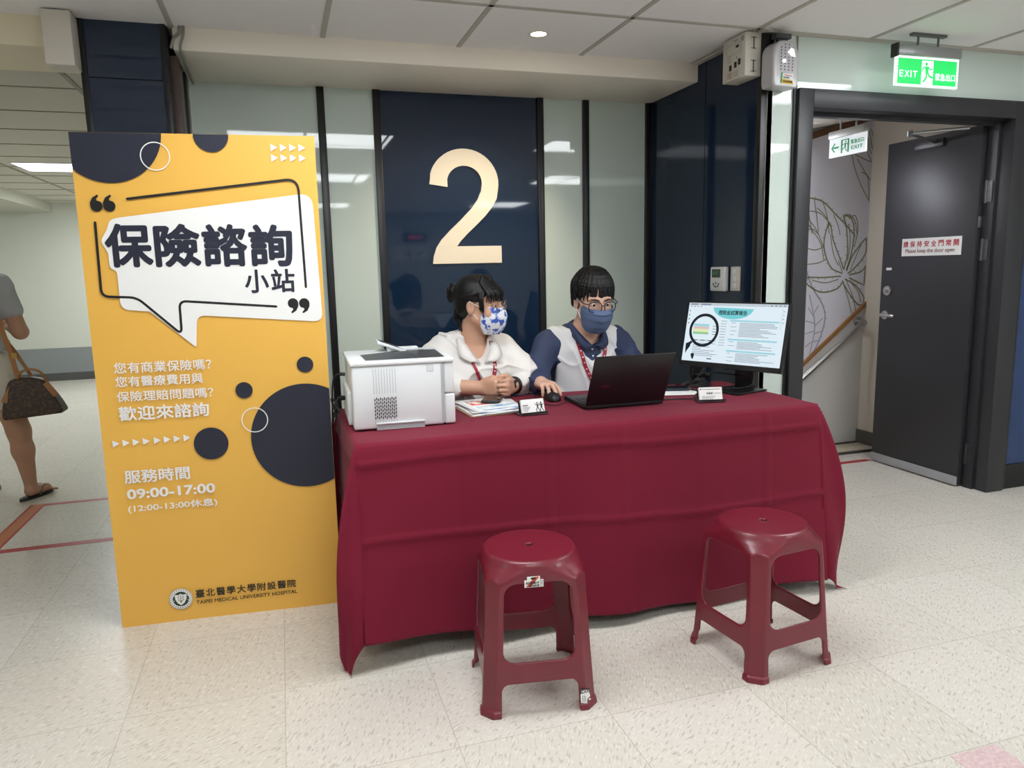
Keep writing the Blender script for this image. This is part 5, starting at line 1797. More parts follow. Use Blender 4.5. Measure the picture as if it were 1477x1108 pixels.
tape('red floor tape nearest, running left from behind the yellow standee', -4.2, -0.5, 3.955, 4.005)
tape('thin red floor tape farther back, by the sandal of the passer-by', -1.39, -0.45, 4.735, 4.775)
tape('red floor tape with yellow print joining the two plain tapes at the left', -1.47, -1.39, 4.005, 4.775, 34)
tape('red floor tape with pale print across the stair doorway', 2.7, 3.64, 3.80, 3.845, 0)
o = MB()
for k in range(7):
    o.box((2.98 + 0.055 * k, 3.812, 0.0012), (3.015 + 0.055 * k, 3.833, 0.0016))
ot = o.build('tape_print', M_TPY)
ot.parent = bpy.data.objects['floor_tape.003']
MB().box((1.61, 1.10, 0.0), (1.765, 1.352, 0.0012)).build('floor_inlay', mat('pink_vinyl', rgb(206, 176, 178), 0.3, vary=(90, rgb(222, 200, 198))), fl)
# clock and sign opposite the desk, seen mirrored in the navy pane
ck_ = thing('digital_clock', 'black clock with red digits on the lobby wall opposite the desk', 'clock', (2.38, Y0, 1.90))
MB().box((-0.2, 0.0, -0.07), (0.2, 0.05, 0.07), bev=0.006).build('housing', M_BLACK, ck_, smooth=30)
FK = frame((0.0, 0.0505, 0.0), (-1, 0, 0), (0, 0, 1))
MB().text('11:03', -0.12, -0.03, 0.24, 0.06, 0, FK, 0.0005, 0.02).build('digits', mat('red_digits', rgb(200, 30, 60), 0.4, emit=(1, 0.05, 0.15, 1), es=3.0), ck_)
FK = frame((2.3, Y0 + 0.002, 1.62), (-1, 0, 0), (0, 0, 1))
sg = MB().box((-0.3, -0.12, 0), (0.3, 0.12, 0.004), 0, FK)
sg.text('←2F', -0.2, -0.06, 0.36, 0.12, 1, FK, 0.005, 0.02)
tag(sg.build('floor_sign', [M_WHITE, M_INK]), 'white floor sign below the clock on the opposite wall', 'sign')
# ================================================================== PEOPLE
M_SKIN_W = mat('skin_warm', rgb(204, 158, 132), 0.5, sss=0.12, bump=(300, 0.05))
M_SKIN_M = mat('skin_fair', rgb(210, 168, 146), 0.5, sss=0.12, bump=(300, 0.05))
M_SKIN_P = mat('skin_tan', rgb(186, 140, 112), 0.5, sss=0.1)
M_HAIR = mat('black_hair', rgb(13, 11, 11), 0.42, spec=0.35, bump=(320, 0.5, (1, 1, 0.12)))
M_SHIRT = mat('white_blouse_cotton', rgb(228, 224, 220), 0.75, bump=(500, 0.06))
M_VEST = mat('white_vest_cloth', rgb(222, 221, 222), 0.7, bump=(600, 0.06))
M_NSHIRT = mat('navy_shirt_cloth', rgb(44, 56, 88), 0.7, bump=(500, 0.06))
M_LAN = mat('red_lanyard_ribbon', rgb(158, 28, 48), 0.5)
M_EYE = mat('eye_white', rgb(226, 222, 216), 0.2)
M_IRIS = mat('dark_iris', rgb(34, 24, 20), 0.15)
M_GLASSLENS = mat('spectacle_lens', rgb(245, 248, 250), 0.02, trans=1.0)
M_GLASSLENS.node_tree.nodes['Principled BSDF'].inputs['IOR'].default_value = 1.02
M_TROUS = mat('dark_trousers_cloth', rgb(38, 38, 44), 0.8)


def rot(yaw, pitch=0.0, roll=0.0):
    """local axes to world: the face looks along local -y; yaw turns it anticlockwise seen from above"""
    return np.array((Matrix.Rotation(yaw, 3, 'Z') @ Matrix.Rotation(pitch, 3, 'X') @ Matrix.Rotation(roll, 3, 'Y')))


class Head:
    def __init__(self, c, R, s=1.0):
        self.c, self.R, self.s = np.array(c, float), R, s

    def w(self, p):
        return self.c + self.R @ (np.array(p, float) * self.s)

    def M(self):
        m = Matrix([list(r) for r in self.R]).to_4x4() @ Matrix.Scale(self.s, 4)
        m.translation = Vector(self.c)
        return m

    def cap(self, S, a, b, ra, rb=None, k=0.01, op='add'):
        S.cap(self.w(a), self.w(b), ra * self.s, (ra if rb is None else rb) * self.s, k, op)

    def ell(self, S, c, r, k=0.01, op='add', tilt=0.0):
        R_ = self.R @ np.array(Matrix.Rotation(tilt, 3, 'X'))
        S.ell(self.w(c), np.array(r) * self.s, R_, k, op)


def head_skin(S, H, neck_to, neck_r=0.052, fat=0.0):
    H.ell(S, (0, 0.012, 0.038), (0.075, 0.094, 0.082), 0.0)
    H.ell(S, (0, -0.028, -0.035), (0.062 + fat, 0.066, 0.078), 0.03)
    H.cap(S, (-0.016, -0.070, -0.098), (0.016, -0.070, -0.098), 0.021, k=0.02)
    for sx_ in (-1, 1):
        H.cap(S, (sx_ * (0.052 + fat), 0.0, -0.055), (sx_ * 0.02, -0.064, -0.098), 0.019, k=0.022)
        H.ell(S, (sx_ * 0.040, -0.066, -0.032), (0.024 + fat, 0.022, 0.024), 0.02)
        H.cap(S, (sx_ * 0.014, -0.087, 0.027), (sx_ * 0.044, -0.074, 0.025), 0.010, k=0.012)
        H.ell(S, (sx_ * 0.031, -0.0955, 0.006), (0.020, 0.014, 0.012), 0.010, 'sub')
        # upper lid
        H.cap(S, (sx_ * 0.017, -0.0872, 0.0108), (sx_ * 0.046, -0.0802, 0.0098), 0.0046, k=0.004)
        H.cap(S, (sx_ * 0.019, -0.085, 0.0005), (sx_ * 0.044, -0.0795, 0.0005), 0.0036, k=0.004)
        # ear
        H.ell(S, (sx_ * 0.077, 0.010, -0.008), (0.010, 0.019, 0.031), 0.006, tilt=-0.2)
        H.ell(S, (sx_ * 0.086, 0.006, -0.004), (0.006, 0.010, 0.017), 0.004, 'sub')
        H.cap(S, (sx_ * 0.012, -0.100, -0.034), (sx_ * 0.010, -0.100, -0.034), 0.0085, k=0.006)
    H.cap(S, (0, -0.090, 0.012), (0, -0.109, -0.030), 0.0085, 0.012, k=0.012)
    H.cap(S, (-0.017, -0.0875, -0.063), (0.017, -0.0875, -0.063), 0.0075, k=0.008)
    H.cap(S, (-0.014, -0.0865, -0.075), (0.014, -0.0865, -0.075), 0.0085, k=0.007)
    nb = H.w((0, 0.022, -0.055))
    S.cap(nb, neck_to, neck_r * H.s, neck_r * 1.08 * H.s, k=0.025)


def lock_mesh(S, H, pts, r0, r1, k=0.004):
    pts = [H.w(p) for p in pts]
    n = len(pts)
    for i in range(n - 1):
        S.cap(pts[i], pts[i + 1], r0 + (r1 - r0) * i / (n - 1), r0 + (r1 - r0) * (i + 1) / (n - 1), k)


def finish(S, name, m, parent, it=2, mi=None):
    p, q = S.mesh()
    p = relax(p, q, it, 0.5)
    return put_obj(name, np_mesh(name, p, q, m), parent)


def hand(S, wrist, fdir, ndir, curl, spread=0.05, thumb=None, s=1.0, side=1, k=0.006):
    """fdir: towards the knuckles, ndir: out of the palm, side=+1: thumb on the f x n side"""
    w = np.array(wrist, float)
    f = np.array(fdir, float)
    f /= np.linalg.norm(f)
    n_ = np.array(ndir, float)
    n_ -= f * (n_ @ f)
    n_ /= np.linalg.norm(n_)
    a = np.cross(f, n_) * side          # towards the thumb
    P = lambda x, y, z: w + (a * x + f * y + n_ * z) * s
    # palm
    S.cap(P(0.022, 0.012, 0), P(0.028, 0.078, -0.001), 0.0135 * s, 0.0125 * s, 0.012)
    S.cap(P(0.006, 0.006, 0), P(0.009, 0.082, -0.002), 0.0150 * s, 0.0130 * s, 0.012)
    S.cap(P(-0.010, 0.008, 0), P(-0.010, 0.079, -0.001), 0.0145 * s, 0.0125 * s, 0.012)
    S.cap(P(-0.020, 0.012, 0.002), P(-0.028, 0.072, 0.001), 0.0135 * s, 0.0115 * s, 0.012)
    S.cap(P(0.026, 0.020, 0.006), P(0.032, 0.044, 0.008), 0.015 * s, 0.013 * s, 0.012)
    for i, (x, y, L, r) in enumerate(((0.029, 0.082, 0.070, 0.0086), (0.0095, 0.087, 0.078, 0.0089), (-0.010, 0.083, 0.072, 0.0085), (-0.028, 0.075, 0.058, 0.0077))):
        p = P(x, y, -0.001)
        ang = 0.0
        sp_a = spread * (1.5 - i)
        cu = curl[i] if hasattr(curl[0], '__len__') else curl
        for j, (fr, rr) in enumerate(((0.46, (1.0, 0.95)), (0.30, (0.95, 0.88)), (0.24, (0.88, 0.74)))):
            ang += cu[j]
            d = f * math.cos(ang) + n_ * math.sin(ang)
            d = d * math.cos(sp_a) + a * math.sin(sp_a)
            q = p + d * L * fr * s
            S.cap(p, q, r * rr[0] * s, r * rr[1] * s, 0.0035)
            if j > 0:
                S.cap(p, p, r * 1.06 * rr[0] * s, k=0.003)
            p = q
    t = thumb or ((0.036, 0.030, 0.010), (0.054, 0.055, 0.020), (0.060, 0.082, 0.024))
    for i in range(len(t) - 1):
        S.cap(P(*t[i]), P(*t[i + 1]), (0.0125, 0.0105, 0.0095)[i] * s, (0.0105, 0.0095, 0.008)[i] * s, 0.006)


def eyes_for(H, parent, look=(0, 0)):
    for sx_ in (-1, 1):
        m = MB()
        c = Vector((sx_ * 0.031, -0.0775, 0.006))
        t = bmesh.new()
        bmesh.ops.create_uvsphere(t, u_segments=24, v_segments=16, radius=0.0115)
        m.join(t, 0, H.M() @ Matrix.Translation(c))
        d = Vector((look[0], -1, look[1])).normalized()
        b_ = frame(c + d * 0.0102, d.orthogonal(), d.cross(d.orthogonal()))
        z_ = (b_.to_3x3() @ Vector((0, 0, 1))).dot(d)
        prof = [(0.0, 0.0019), (0.003, 0.0016), (0.0056, 0.0004), (0.0058, -0.001)]
        m.lathe([(r, (z if z_ > 0 else -z)) for r, z in prof], 1, H.M() @ b_, 18)
        o = m.build('eye', [M_EYE, M_IRIS], None, smooth=60)
        o.parent = parent


def brows_for(H, parent, S_bounds=None, z=0.026):
    for sx_ in (-1, 1):
        m = MB()
        m.tube([H.w((sx_ * 0.013, -0.0985, z - 0.002)), H.w((sx_ * 0.03, -0.0945, z + 0.003)), H.w((sx_ * 0.047, -0.083, z))], [0.003, 0.0035, 0.002], 8)
        o = m.build('eyebrow', M_HAIR, None, smooth=60)
        o.parent = parent


def mask_for(H, parent, m_, rows, pleat, width, loops=True, thick=0.0016):
    """pleated face mask: rows of (z, y front, half width, y at the side)"""
    nu, nv = 33, 41
    vs, fs = [], []
    zs = [r[0] for r in rows]
    for j in range(nv):
        v = j / (nv - 1)
        t = v * (len(rows) - 1)
        i0 = min(int(t), len(rows) - 2)
        fr = t - i0
        fr = fr * fr * (3 - 2 * fr) if False else fr
        z, yf, hw, ys_ = [rows[i0][k] + (rows[i0 + 1][k] - rows[i0][k]) * fr for k in range(4)]
        for i in range(nu):
            u = 2 * i / (nu - 1) - 1
            a = u * math.pi / 2
            x = hw * math.sin(a) * (0.86 + 0.14 * abs(math.sin(a)))
            y = ys_ + (yf - ys_) * math.cos(a) ** 0.85 if abs(u) < 1 else ys_
            pl = 0.0
            if pleat:
                ph_ = (v * pleat) % 1.0
                pl = -0.0032 * (ph_ if ph_ < 0.85 else (1 - ph_) / 0.15 * 0.85) * (1 - abs(u) ** 4)
            dz = -0.006 * math.cos(a) * (1 - v) * 0.6 + 0.004 * abs(u)
            vs.append(tuple(H.w((x, y + pl, z + dz))))
    for j in range(nv - 1):
        for i in range(nu - 1):
            a = j * nu + i
            fs.append((a, a + 1, a + nu + 1, a + nu))
    m = MB().mesh(vs, fs)
    o = m.build('face_mask', m_, None, smooth=70)
    md = o.modifiers.new('thickness', 'SOLIDIFY')
    md.thickness = thick
    md.offset = 0
    o.parent = parent
    if loops:
        for sx_ in (-1, 1):
            m = MB()
            top, bot = rows[0], rows[-1]
            e0 = H.w((sx_ * top[2], top[3], top[0]))
            e1 = H.w((sx_ * bot[2], bot[3], bot[0] + 0.006))
            m.tube(smooth_path([e0, H.w((sx_ * 0.078, -0.02, 0.006)), H.w((sx_ * 0.083, 0.012, 0.022))], 5), 0.0014, 6)
            m.tube(smooth_path([e1, H.w((sx_ * (0.074), -0.016, -0.044)), H.w((sx_ * 0.081, 0.018, -0.03))], 5), 0.0014, 6)
            q_ = m.build('ear_loop', M_WHITE, None, smooth=60)
            q_.parent = o
    return o


def glasses_for(H, parent, rim, m_, hw, hh, r, zc, sq=0.6, yc=-0.112, temple=True):
    g_ = MB()
    lens = MB()
    for sx_ in (-1, 1):
        pts = []
        for k in range(33):
            a = 2 * math.pi * k / 32
            ca, sa = math.cos(a), math.sin(a)
            x = hw * (abs(ca) ** sq) * (1 if ca > 0 else -1)
            z = hh * (abs(sa) ** sq) * (1 if sa > 0 else -1)
            pts.append(H.w((sx_ * 0.034 + x, yc + 0.10 * (sx_ * 0.034 + x) ** 2 / 0.034 * 1.2, zc + z)))
        g_.tube(pts, rim, 8)
        lens.mesh([tuple(p) for p in pts[:-1]], [list(range(32))])
        if temple:
            x_ = sx_ * (0.034 + hw)
            g_.tube([H.w((x_, yc + 0.012, zc + hh * 0.45)), H.w((sx_ * 0.078, yc + 0.03, zc + hh * 0.5)), H.w((sx_ * 0.083, 0.0, 0.020)), H.w((sx_ * 0.082, 0.025, 0.008))], rim * 0.9, 8)
    g_.tube(smooth_path([H.w((-0.034 + hw, yc + 0.001, zc + 0.004)), H.w((0, yc - 0.002, zc + 0.009)), H.w((0.034 - hw, yc + 0.001, zc + 0.004))], 5), rim, 8)
    o = g_.build('glasses', m_, None, smooth=60)
    o.parent = parent
    l_ = lens.build('lens', M_GLASSLENS, None)
    l_.parent = o
    return o


def ribbon(name, S, pts, w, m_, parent, off=0.003, marks=0):
    """a band laid on the front of the shape S along (x, z) points"""
    path = smooth_path([(x, 0, z) for x, z in pts], 10)
    q = []
    last = None
    for p in path:
        y = S.front(p.x, p.z)
        if y is None:
            y = last
        if y is None:
            continue
        last = y
        q.append(Vector((p.x, y - off, p.z)))
    for _ in range(4):
        q = [q[0]] + [Vector((q[i].x, (q[i - 1].y + q[i].y * 2 + q[i + 1].y) / 4, q[i].z)) for i in range(1, len(q) - 1)] + [q[-1]]
    vs, fs = [], []
    for i, p in enumerate(q):
        d = (q[min(i + 1, len(q) - 1)] - q[max(i - 1, 0)]).normalized()
        sd_ = d.cross(Vector((0, -1, 0))).normalized() * w / 2
        vs += [p + sd_, p - sd_, p + sd_ + Vector((0, 0.0018, 0)), p - sd_ + Vector((0, 0.0018, 0))]
    n = len(q)
    for i in range(n - 1):
        a, b_ = 4 * i, 4 * i + 4
        fs += [(a, a + 1, b_ + 1, b_), (a + 2, b_ + 2, b_ + 3, a + 3), (a, b_, b_ + 2, a + 2), (a + 1, a + 3, b_ + 3, b_ + 1)]
    mb = MB().mesh(vs, fs)
    if marks:
        for k in range(marks):
            i = int((k + 0.6) * n / marks)
            if i + 1 >= n:
                break
            p, d = q[i], (q[min(i + 1, n - 1)] - q[i - 1]).normalized()
            sd_ = d.cross(Vector((0, -1, 0))).normalized()
            o_ = p + Vector((0, -0.0006, 0))
            L = 0.0035
            mb.mesh([o_ - sd_ * w * 0.18 - d * L, o_ + sd_ * w * 0.18 - d * L * 0.6, o_ + sd_ * w * 0.18 + d * L * 0.6, o_ - sd_ * w * 0.18 + d * L], [(0, 1, 2, 3)], 1)
    o = mb.build(name, [m_, M_WHITE], None, smooth=50)
    o.parent = parent
    return o, q


def creases(amp, seed, fx=1.0):
    """soft cloth creases as a change of the distance field"""
    def fn(X, Y, Z):
        a = np.sin(17 * X * fx + 9 * Z + 5 * np.sin(11 * Z + 4 * Y + seed) + seed)
        b = np.sin(33 * Z - 14 * X + 3 * np.sin(19 * X + seed) + 8 * Y)
        c = np.sin(52 * (X * 0.5 + Z * 0.8) + 4 * np.sin(13 * Z + 6 * X + seed * 2))
        r1 = (1 - np.abs(np.sin(13 * X * fx - 10 * Z + 6 * Y + 2.2 * np.sin(9 * Z + 7 * X + seed)))) ** 4
        r2 = (1 - np.abs(np.sin(16 * Z + 11 * X * fx + 1.8 * np.sin(15 * X + 5 * Z + seed * 1.7)))) ** 5
        return amp * (0.4 * a + 0.3 * b + 0.25 * c - 1.3 * r1 - 1.2 * r2)
    return fn


# ------------------------------------------------------------------ the woman
wo = thing('person', 'seated woman with hair bun, floral face mask and white blouse, hands clasped', 'person', (0.84, 3.25, 0))
wo.location = (0, 0, 0)
HW = Head((0.834, 3.16, 1.148), rot(math.radians(52), math.radians(4), math.radians(-4)), 1.0)
NB = np.array((0.811, 3.215, 0.985))
S = SDF((0.55, 2.84, -0.01), (1.096, 3.5, 1.30), 0.0034)
head_skin(S, HW, NB, 0.052, 0.005)
S.cap(NB, (0.806, 3.23, 0.93), 0.058, 0.10, k=0.04)
S.ell((0.804, 3.235, 0.86), (0.145, 0.095, 0.13), k=0.04)
S.ell((0.804, 3.24, 0.68), (0.15, 0.11, 0.16), k=0.05)
S.ell((0.804, 3.26, 0.52), (0.17, 0.13, 0.10), k=0.05)
for sx_ in (-1, 1):
    hip = (0.804 + sx_ * 0.09, 3.24, 0.51)
    knee = (0.804 + sx_ * 0.11, 2.95, 0.50)
    S.chain([hip, knee], [0.08, 0.058], 0.03)
    S.chain([knee, (knee[0], 2.98, 0.3), (knee[0], 3.0, 0.09)], [0.055, 0.05, 0.036], 0.02)
    S.chain([(knee[0], 3.02, 0.045), (knee[0] + sx_ * 0.01, 2.88, 0.032)], [0.036, 0.028], 0.02)
sR, eR, wR = (0.654, 3.23, 0.935), (0.591, 3.11, 0.805), (0.790, 3.010, 0.799)
sL, eL, wL = (0.958, 3.23, 0.935), (1.035, 3.11, 0.80), (0.930, 3.010, 0.799)
for a, b_, c_ in ((sR, eR, wR), (sL, eL, wL)):
    S.chain([a, b_], [0.05, 0.042], 0.03)
    S.chain([b_, c_], [0.042, 0.030], 0.015)
# clasped hands: the right is a loose fist, the left folds over its far side
hand(S, wR, (0.62, -0.78, 0.04), (0.78, 0.62, 0.0), (0.95, 1.5, 0.9), 0.0, ((0.036, 0.030, 0.004), (0.046, 0.058, 0.012), (0.040, 0.084, 0.026)), 0.98, side=1, k=0.003)
hand(S, wL, (-0.55, -0.83, 0.06), (-0.83, 0.55, 0.0), (0.80, 1.35, 0.8), 0.0, ((0.036, 0.030, 0.004), (0.048, 0.056, 0.014), (0.046, 0.084, 0.030)), 1.0, side=-1, k=0.003)
finish(S, 'body', M_SKIN_W, wo)
eyes_for(HW, wo, (0.1, -0.15))
brows_for(HW, wo)

# blouse
B = SDF((0.466, 2.9, 0.44), (1.146, 3.48, 1.06), 0.0036)
B.ell((0.804, 3.225, 0.87), (0.182, 0.122, 0.15), k=0)
B.ell((0.804, 3.235, 0.70), (0.185, 0.138, 0.20), k=0.06)
B.ell((0.804, 3.25, 0.54), (0.20, 0.15, 0.10), k=0.05)
B.cap((0.681, 3.235, 0.945), (0.931, 3.235, 0.945), 0.060, k=0.04)
B.cap((0.726, 3.24, 0.965), (0.811, 3.235, 0.99), 0.05, 0.055, k=0.03)
B.cap((0.886, 3.24, 0.965), (0.811, 3.235, 0.99), 0.05, 0.055, k=0.03)
for sx_ in (-1, 1):
    B.ell((0.804 + sx_ * 0.062, 3.125, 0.835), (0.072, 0.055, 0.068), k=0.04)
for a, b_, c_, sg_ in ((sR, eR, wR, -1), (sL, eL, wL, 1)):
    a, b_, c_ = np.array(a), np.array(b_), np.array(c_)
    B.chain([a, b_ + (0, 0, 0.008)], [0.069, 0.060], 0.03)
    e = b_ + (c_ - b_) * (0.42 if sg_ < 0 else 0.47)
    B.chain([b_ + (0, 0, 0.008), e], [0.059, 0.047], 0.02)
    d_ = (c_ - b_) / np.linalg.norm(c_ - b_)
    B.chain([e - d_ * 0.03, e + d_ * 0.012], [0.047, 0.045], 0.003)
    for q_ in (0.2, 0.45, 0.7):
        m_ = a + (b_ - a) * q_
        B.cap(m_ + (0.03 * sg_, -0.055, 0.01), m_ + (-0.03 * sg_, -0.05, -0.02), 0.008, k=0.012)
B.warp(creases(0.0068, 1.3))
neckV = [((0.812, 3.17, 0.99), 0.050), ((0.816, 3.10, 0.935), 0.038), ((0.819, 3.07, 0.885), 0.010)]
for i in range(2):
    B.cap(neckV[i][0], neckV[i + 1][0], neckV[i][1], neckV[i + 1][1], k=0.004, op='sub')
    B.cap(np.array(neckV[i][0]) + (0, -0.08, 0), np.array(neckV[i + 1][0]) + (0, -0.08, 0), neckV[i][1], neckV[i + 1][1], k=0.004, op='sub')
B.cap((0.814, 3.20, 0.98), (0.818, 3.17, 1.08), 0.058, 0.070, k=0.004, op='sub')
# sleeves end open: carve the cuff mouths
for c_, d_ in ((wR, (0.132, -0.125, 0)), (wL, (-0.11, -0.125, 0))):
    pass
Bl = finish(B, 'blouse', M_SHIRT, wo, 2)
# placket line and buttons
pk = MB()
for k in range(5):
    z = 0.86 - 0.055 * k
    y = B.front(0.818, z)
    if y is not None:
        pk.cyl((0.824, y - 0.0005, z), (0.824, y - 0.003, z), 0.0055, seg=12)
o = pk.build('buttons', M_WHITE, None, smooth=40)
o.parent = Bl


def collar(name, side, pts_in, pts_out, m_, parent, th=0.0035):
    a = smooth_path(pts_in, 6)
    b_ = smooth_path(pts_out, 6)
    n = len(a)
    vs, fs = [], []
    for i in range(n):
        mid = (a[i] + b_[i]) / 2 + Vector((0, -0.004, 0.006))
        vs += [a[i], mid, b_[i]]
    for i in range(n - 1):
        for k in range(2):
            fs.append((3 * i + k, 3 * i + k + 1, 3 * i + k + 4, 3 * i + k + 3))
    o = MB().mesh(vs, fs).build(name, m_, None, smooth=70)
    md = o.modifiers.new('thickness', 'SOLIDIFY')
    md.thickness = th
    md.offset = 0
    o.parent = parent
    return o


collar('collar', -1, [(0.814, 3.275, 1.035), (0.766, 3.245, 1.035), (0.751, 3.19, 1.015), (0.766, 3.125, 0.965), (0.811, 3.080, 0.895)],
       [(0.812, 3.300, 1.005), (0.741, 3.265, 1.005), (0.721, 3.19, 0.995), (0.724, 3.095, 0.930), (0.766, 3.070, 0.905)], M_SHIRT, Bl)
collar('collar', 1, [(0.814, 3.275, 1.035), (0.862, 3.245, 1.035), (0.878, 3.19, 1.012), (0.868, 3.125, 0.962), (0.828, 3.080, 0.895)],
       [(0.814, 3.300, 1.005), (0.886, 3.265, 1.005), (0.91, 3.19, 0.990), (0.914, 3.098, 0.925), (0.871, 3.068, 0.902)], M_SHIRT, Bl)
# lanyard
ribbon('lanyard', B, [(0.756, 0.985), (0.766, 0.93), (0.791, 0.86), (0.816, 0.80), (0.834, 0.76)], 0.0125, M_LAN, wo, 0.004, 0)
ribbon('lanyard', B, [(0.878, 0.985), (0.881, 0.93), (0.871, 0.86), (0.859, 0.80), (0.854, 0.76)], 0.0165, M_LAN, wo, 0.004, 9)
# watch
wt = MB()
F_ = Vector(wL)
ax_ = (Vector(wL) - Vector(eL)).normalized()
u_ = ax_.orthogonal().normalized()
v_ = ax_.cross(u_)
ring = [F_ - ax_ * 0.006 + (u_ * math.cos(2 * math.pi * k / 24) + v_ * math.sin(2 * math.pi * k / 24)) * 0.0350 for k in range(25)]
for k in range(4):
    wt.tube([p - ax_ * (0.004 + 0.0045 * k) for p in ring], 0.004, 8)
Fw = frame(F_ - ax_ * 0.011 + Vector((0.004, -0.032, 0.012)), ax_, (0, 0.3, 1))
wt.box((-0.013, -0.016, 0), (0.013, 0.016, 0.007), 0, Fw, 0.002)
o = wt.build('watch', M_BLACK, None, smooth=50)
o.parent = wo

# hair, pulled back into a bun, with a fringe and loose strands
Hh = SDF((0.566, 2.98, 0.94), (1.016, 3.42, 1.31), 0.0026)
HW.ell(Hh, (0, 0.022, 0.046), (0.083, 0.098, 0.086), 0)
HW.ell(Hh, (0, 0.055, -0.01), (0.068, 0.060, 0.065), 0.03)
HW.ell(Hh, (0, -0.095, -0.035), (0.066, 0.088, 0.072), 0.008, 'sub')
for sx_ in (-1, 1):
    HW.ell(Hh, (sx_ * 0.082, -0.012, -0.022), (0.032, 0.034, 0.034), 0.006, 'sub')
rg = random.Random(3)
for k in range(44):                       # combed back over the crown
    a = math.radians(-88 + 176 * k / 43)
    x = math.sin(a)
    p0 = (0.070 * x, -0.055 + 0.03 * abs(x), 0.115 - 0.055 * abs(x) ** 1.5)
    p1 = (0.084 * x, 0.01, 0.128 - 0.08 * abs(x) ** 1.6)
    p2 = (0.060 * x, 0.085, 0.085 - 0.06 * abs(x))
    p3 = (0.015 * x, 0.118, 0.035)
    lock_mesh(Hh, HW, smooth_path([p0, p1, p2, p3], 4), 0.0065, 0.005, 0.0035)
for k in range(26):                       # fringe
    x = -0.062 + 0.124 * k / 25
    j = rg.uniform(-0.004, 0.004)
    yb = -math.sqrt(max(0.0, 1 - (x / 0.083) ** 2))
    zt = 0.034 - 0.010 * abs(x) / 0.06 + rg.uniform(-0.007, 0.005)
    lock_mesh(Hh, HW, smooth_path([(x * 0.55, -0.025, 0.124), (x * 0.9, 0.03 + 0.103 * yb * 0.9, 0.098), (x * 1.06 + j, 0.012 + 0.113 * yb, 0.062), (x * 1.1 + j * 2, 0.010 + 0.112 * yb, zt)], 4), 0.0075, 0.0028, 0.003)
for sx_ in (-1, 1):                       # strands before the ears
    for k in range(4):
        y = -0.050 + 0.006 * k
        lock_mesh(Hh, HW, smooth_path([(sx_ * 0.060, y, 0.075), (sx_ * 0.080, y, 0.035), (sx_ * 0.079, y - 0.004, -0.005), (sx_ * (0.074 + 0.002 * k), y + 0.002, -0.044 + 0.012 * k)], 4), 0.0042, 0.0015, 0.003)
for k in range(16):                       # loose ends at the nape
    x = -0.035 + 0.07 * k / 15
    lock_mesh(Hh, HW, smooth_path([(x, 0.095, 0.01), (x * 1.2, 0.098, -0.035), (x * 1.3 + rg.uniform(-0.01, 0.01), 0.085 + rg.uniform(-0.012, 0.016), -0.075), (x * 1.2 + rg.uniform(-0.015, 0.015), 0.072 + rg.uniform(-0.015, 0.02), -0.105 - rg.uniform(0, 0.025))], 4), 0.008, 0.002, 0.004)
for k in range(7):                        # the bun as wound coils
    t0 = k * 0.9
    pts = []
    for i in range(9):
        a = t0 + i * 0.62
        rr_ = 0.030 - 0.002 * k + 0.004 * math.sin(3 * a)
        pts.append((rr_ * math.cos(a), 0.128 + 0.011 * math.sin(a * 1.7 + k) , 0.045 + rr_ * 1.05 * math.sin(a)))
    lock_mesh(Hh, HW, pts, 0.011, 0.008, 0.004)
HW.ell(Hh, (0, 0.122, 0.045), (0.028, 0.02, 0.028), 0.006)
for k in range(5):
    a = 0.9 * k + 0.4
    lock_mesh(Hh, HW, [(0.03 * math.cos(a), 0.13, 0.045 + 0.03 * math.sin(a)), (0.043 * math.cos(a + 0.3), 0.142, 0.045 + 0.042 * math.sin(a + 0.3)), (0.05 * math.cos(a + 0.7), 0.135, 0.042 + 0.048 * math.sin(a + 0.7))], 0.004, 0.0016, 0.003)
finish(Hh, 'hair', M_HAIR, wo, 1)
M_MASKW = mat('floral_mask_cloth', rgb(54, 92, 186), 0.7, vary=(46, rgb(232, 236, 242), 0.44, 0.50))
mask_for(HW, wo, M_MASKW, [(-0.004, -0.110, 0.054, -0.052), (-0.022, -0.123, 0.064, -0.040), (-0.045, -0.130, 0.069, -0.036), (-0.075, -0.126, 0.067, -0.034), (-0.102, -0.114, 0.060, -0.036), (-0.126, -0.094, 0.048, -0.042)], 0, 1.0)
glasses_for(HW, wo, 0.0013, mat('thin_gold_rim', rgb(196, 170, 128), 0.25, metal=1.0), 0.025, 0.021, 0.0, 0.003, 0.8, -0.115)

# ------------------------------------------------------------------ the man
ma = thing('person', 'seated man with glasses, slate blue face mask and white vest behind the laptop', 'person', (0, 0, 0))
HM = Head((1.36, 3.115, 1.150), rot(math.radians(-2), math.radians(13), 0), 1.03)
S = SDF((0.96, 2.74, -0.01), (1.78, 3.52, 1.32), 0.0034)
NB = np.array((1.357, 3.205, 1.0))
head_skin(S, HM, NB, 0.055)
S.cap(NB, (1.355, 3.23, 0.94), 0.06, 0.10, k=0.04)
S.ell((1.355, 3.235, 0.88), (0.155, 0.10, 0.14), k=0.04)
S.ell((1.355, 3.25, 0.68), (0.14, 0.10, 0.17), k=0.05)
S.ell((1.355, 3.28, 0.52), (0.16, 0.125, 0.10), k=0.05)
for sx_ in (-1, 1):
    hip = (1.355 + sx_ * 0.09, 3.25, 0.52)
    knee = (1.355 + sx_ * 0.13, 2.90, 0.51)
    S.chain([hip, knee], [0.08, 0.058], 0.03)
    S.chain([knee, (knee[0], 2.94, 0.3), (knee[0], 2.97, 0.09)], [0.056, 0.05, 0.038], 0.02)
    S.chain([(knee[0], 2.99, 0.045), (knee[0] + sx_ * 0.01, 2.80, 0.032)], [0.038, 0.03], 0.02)
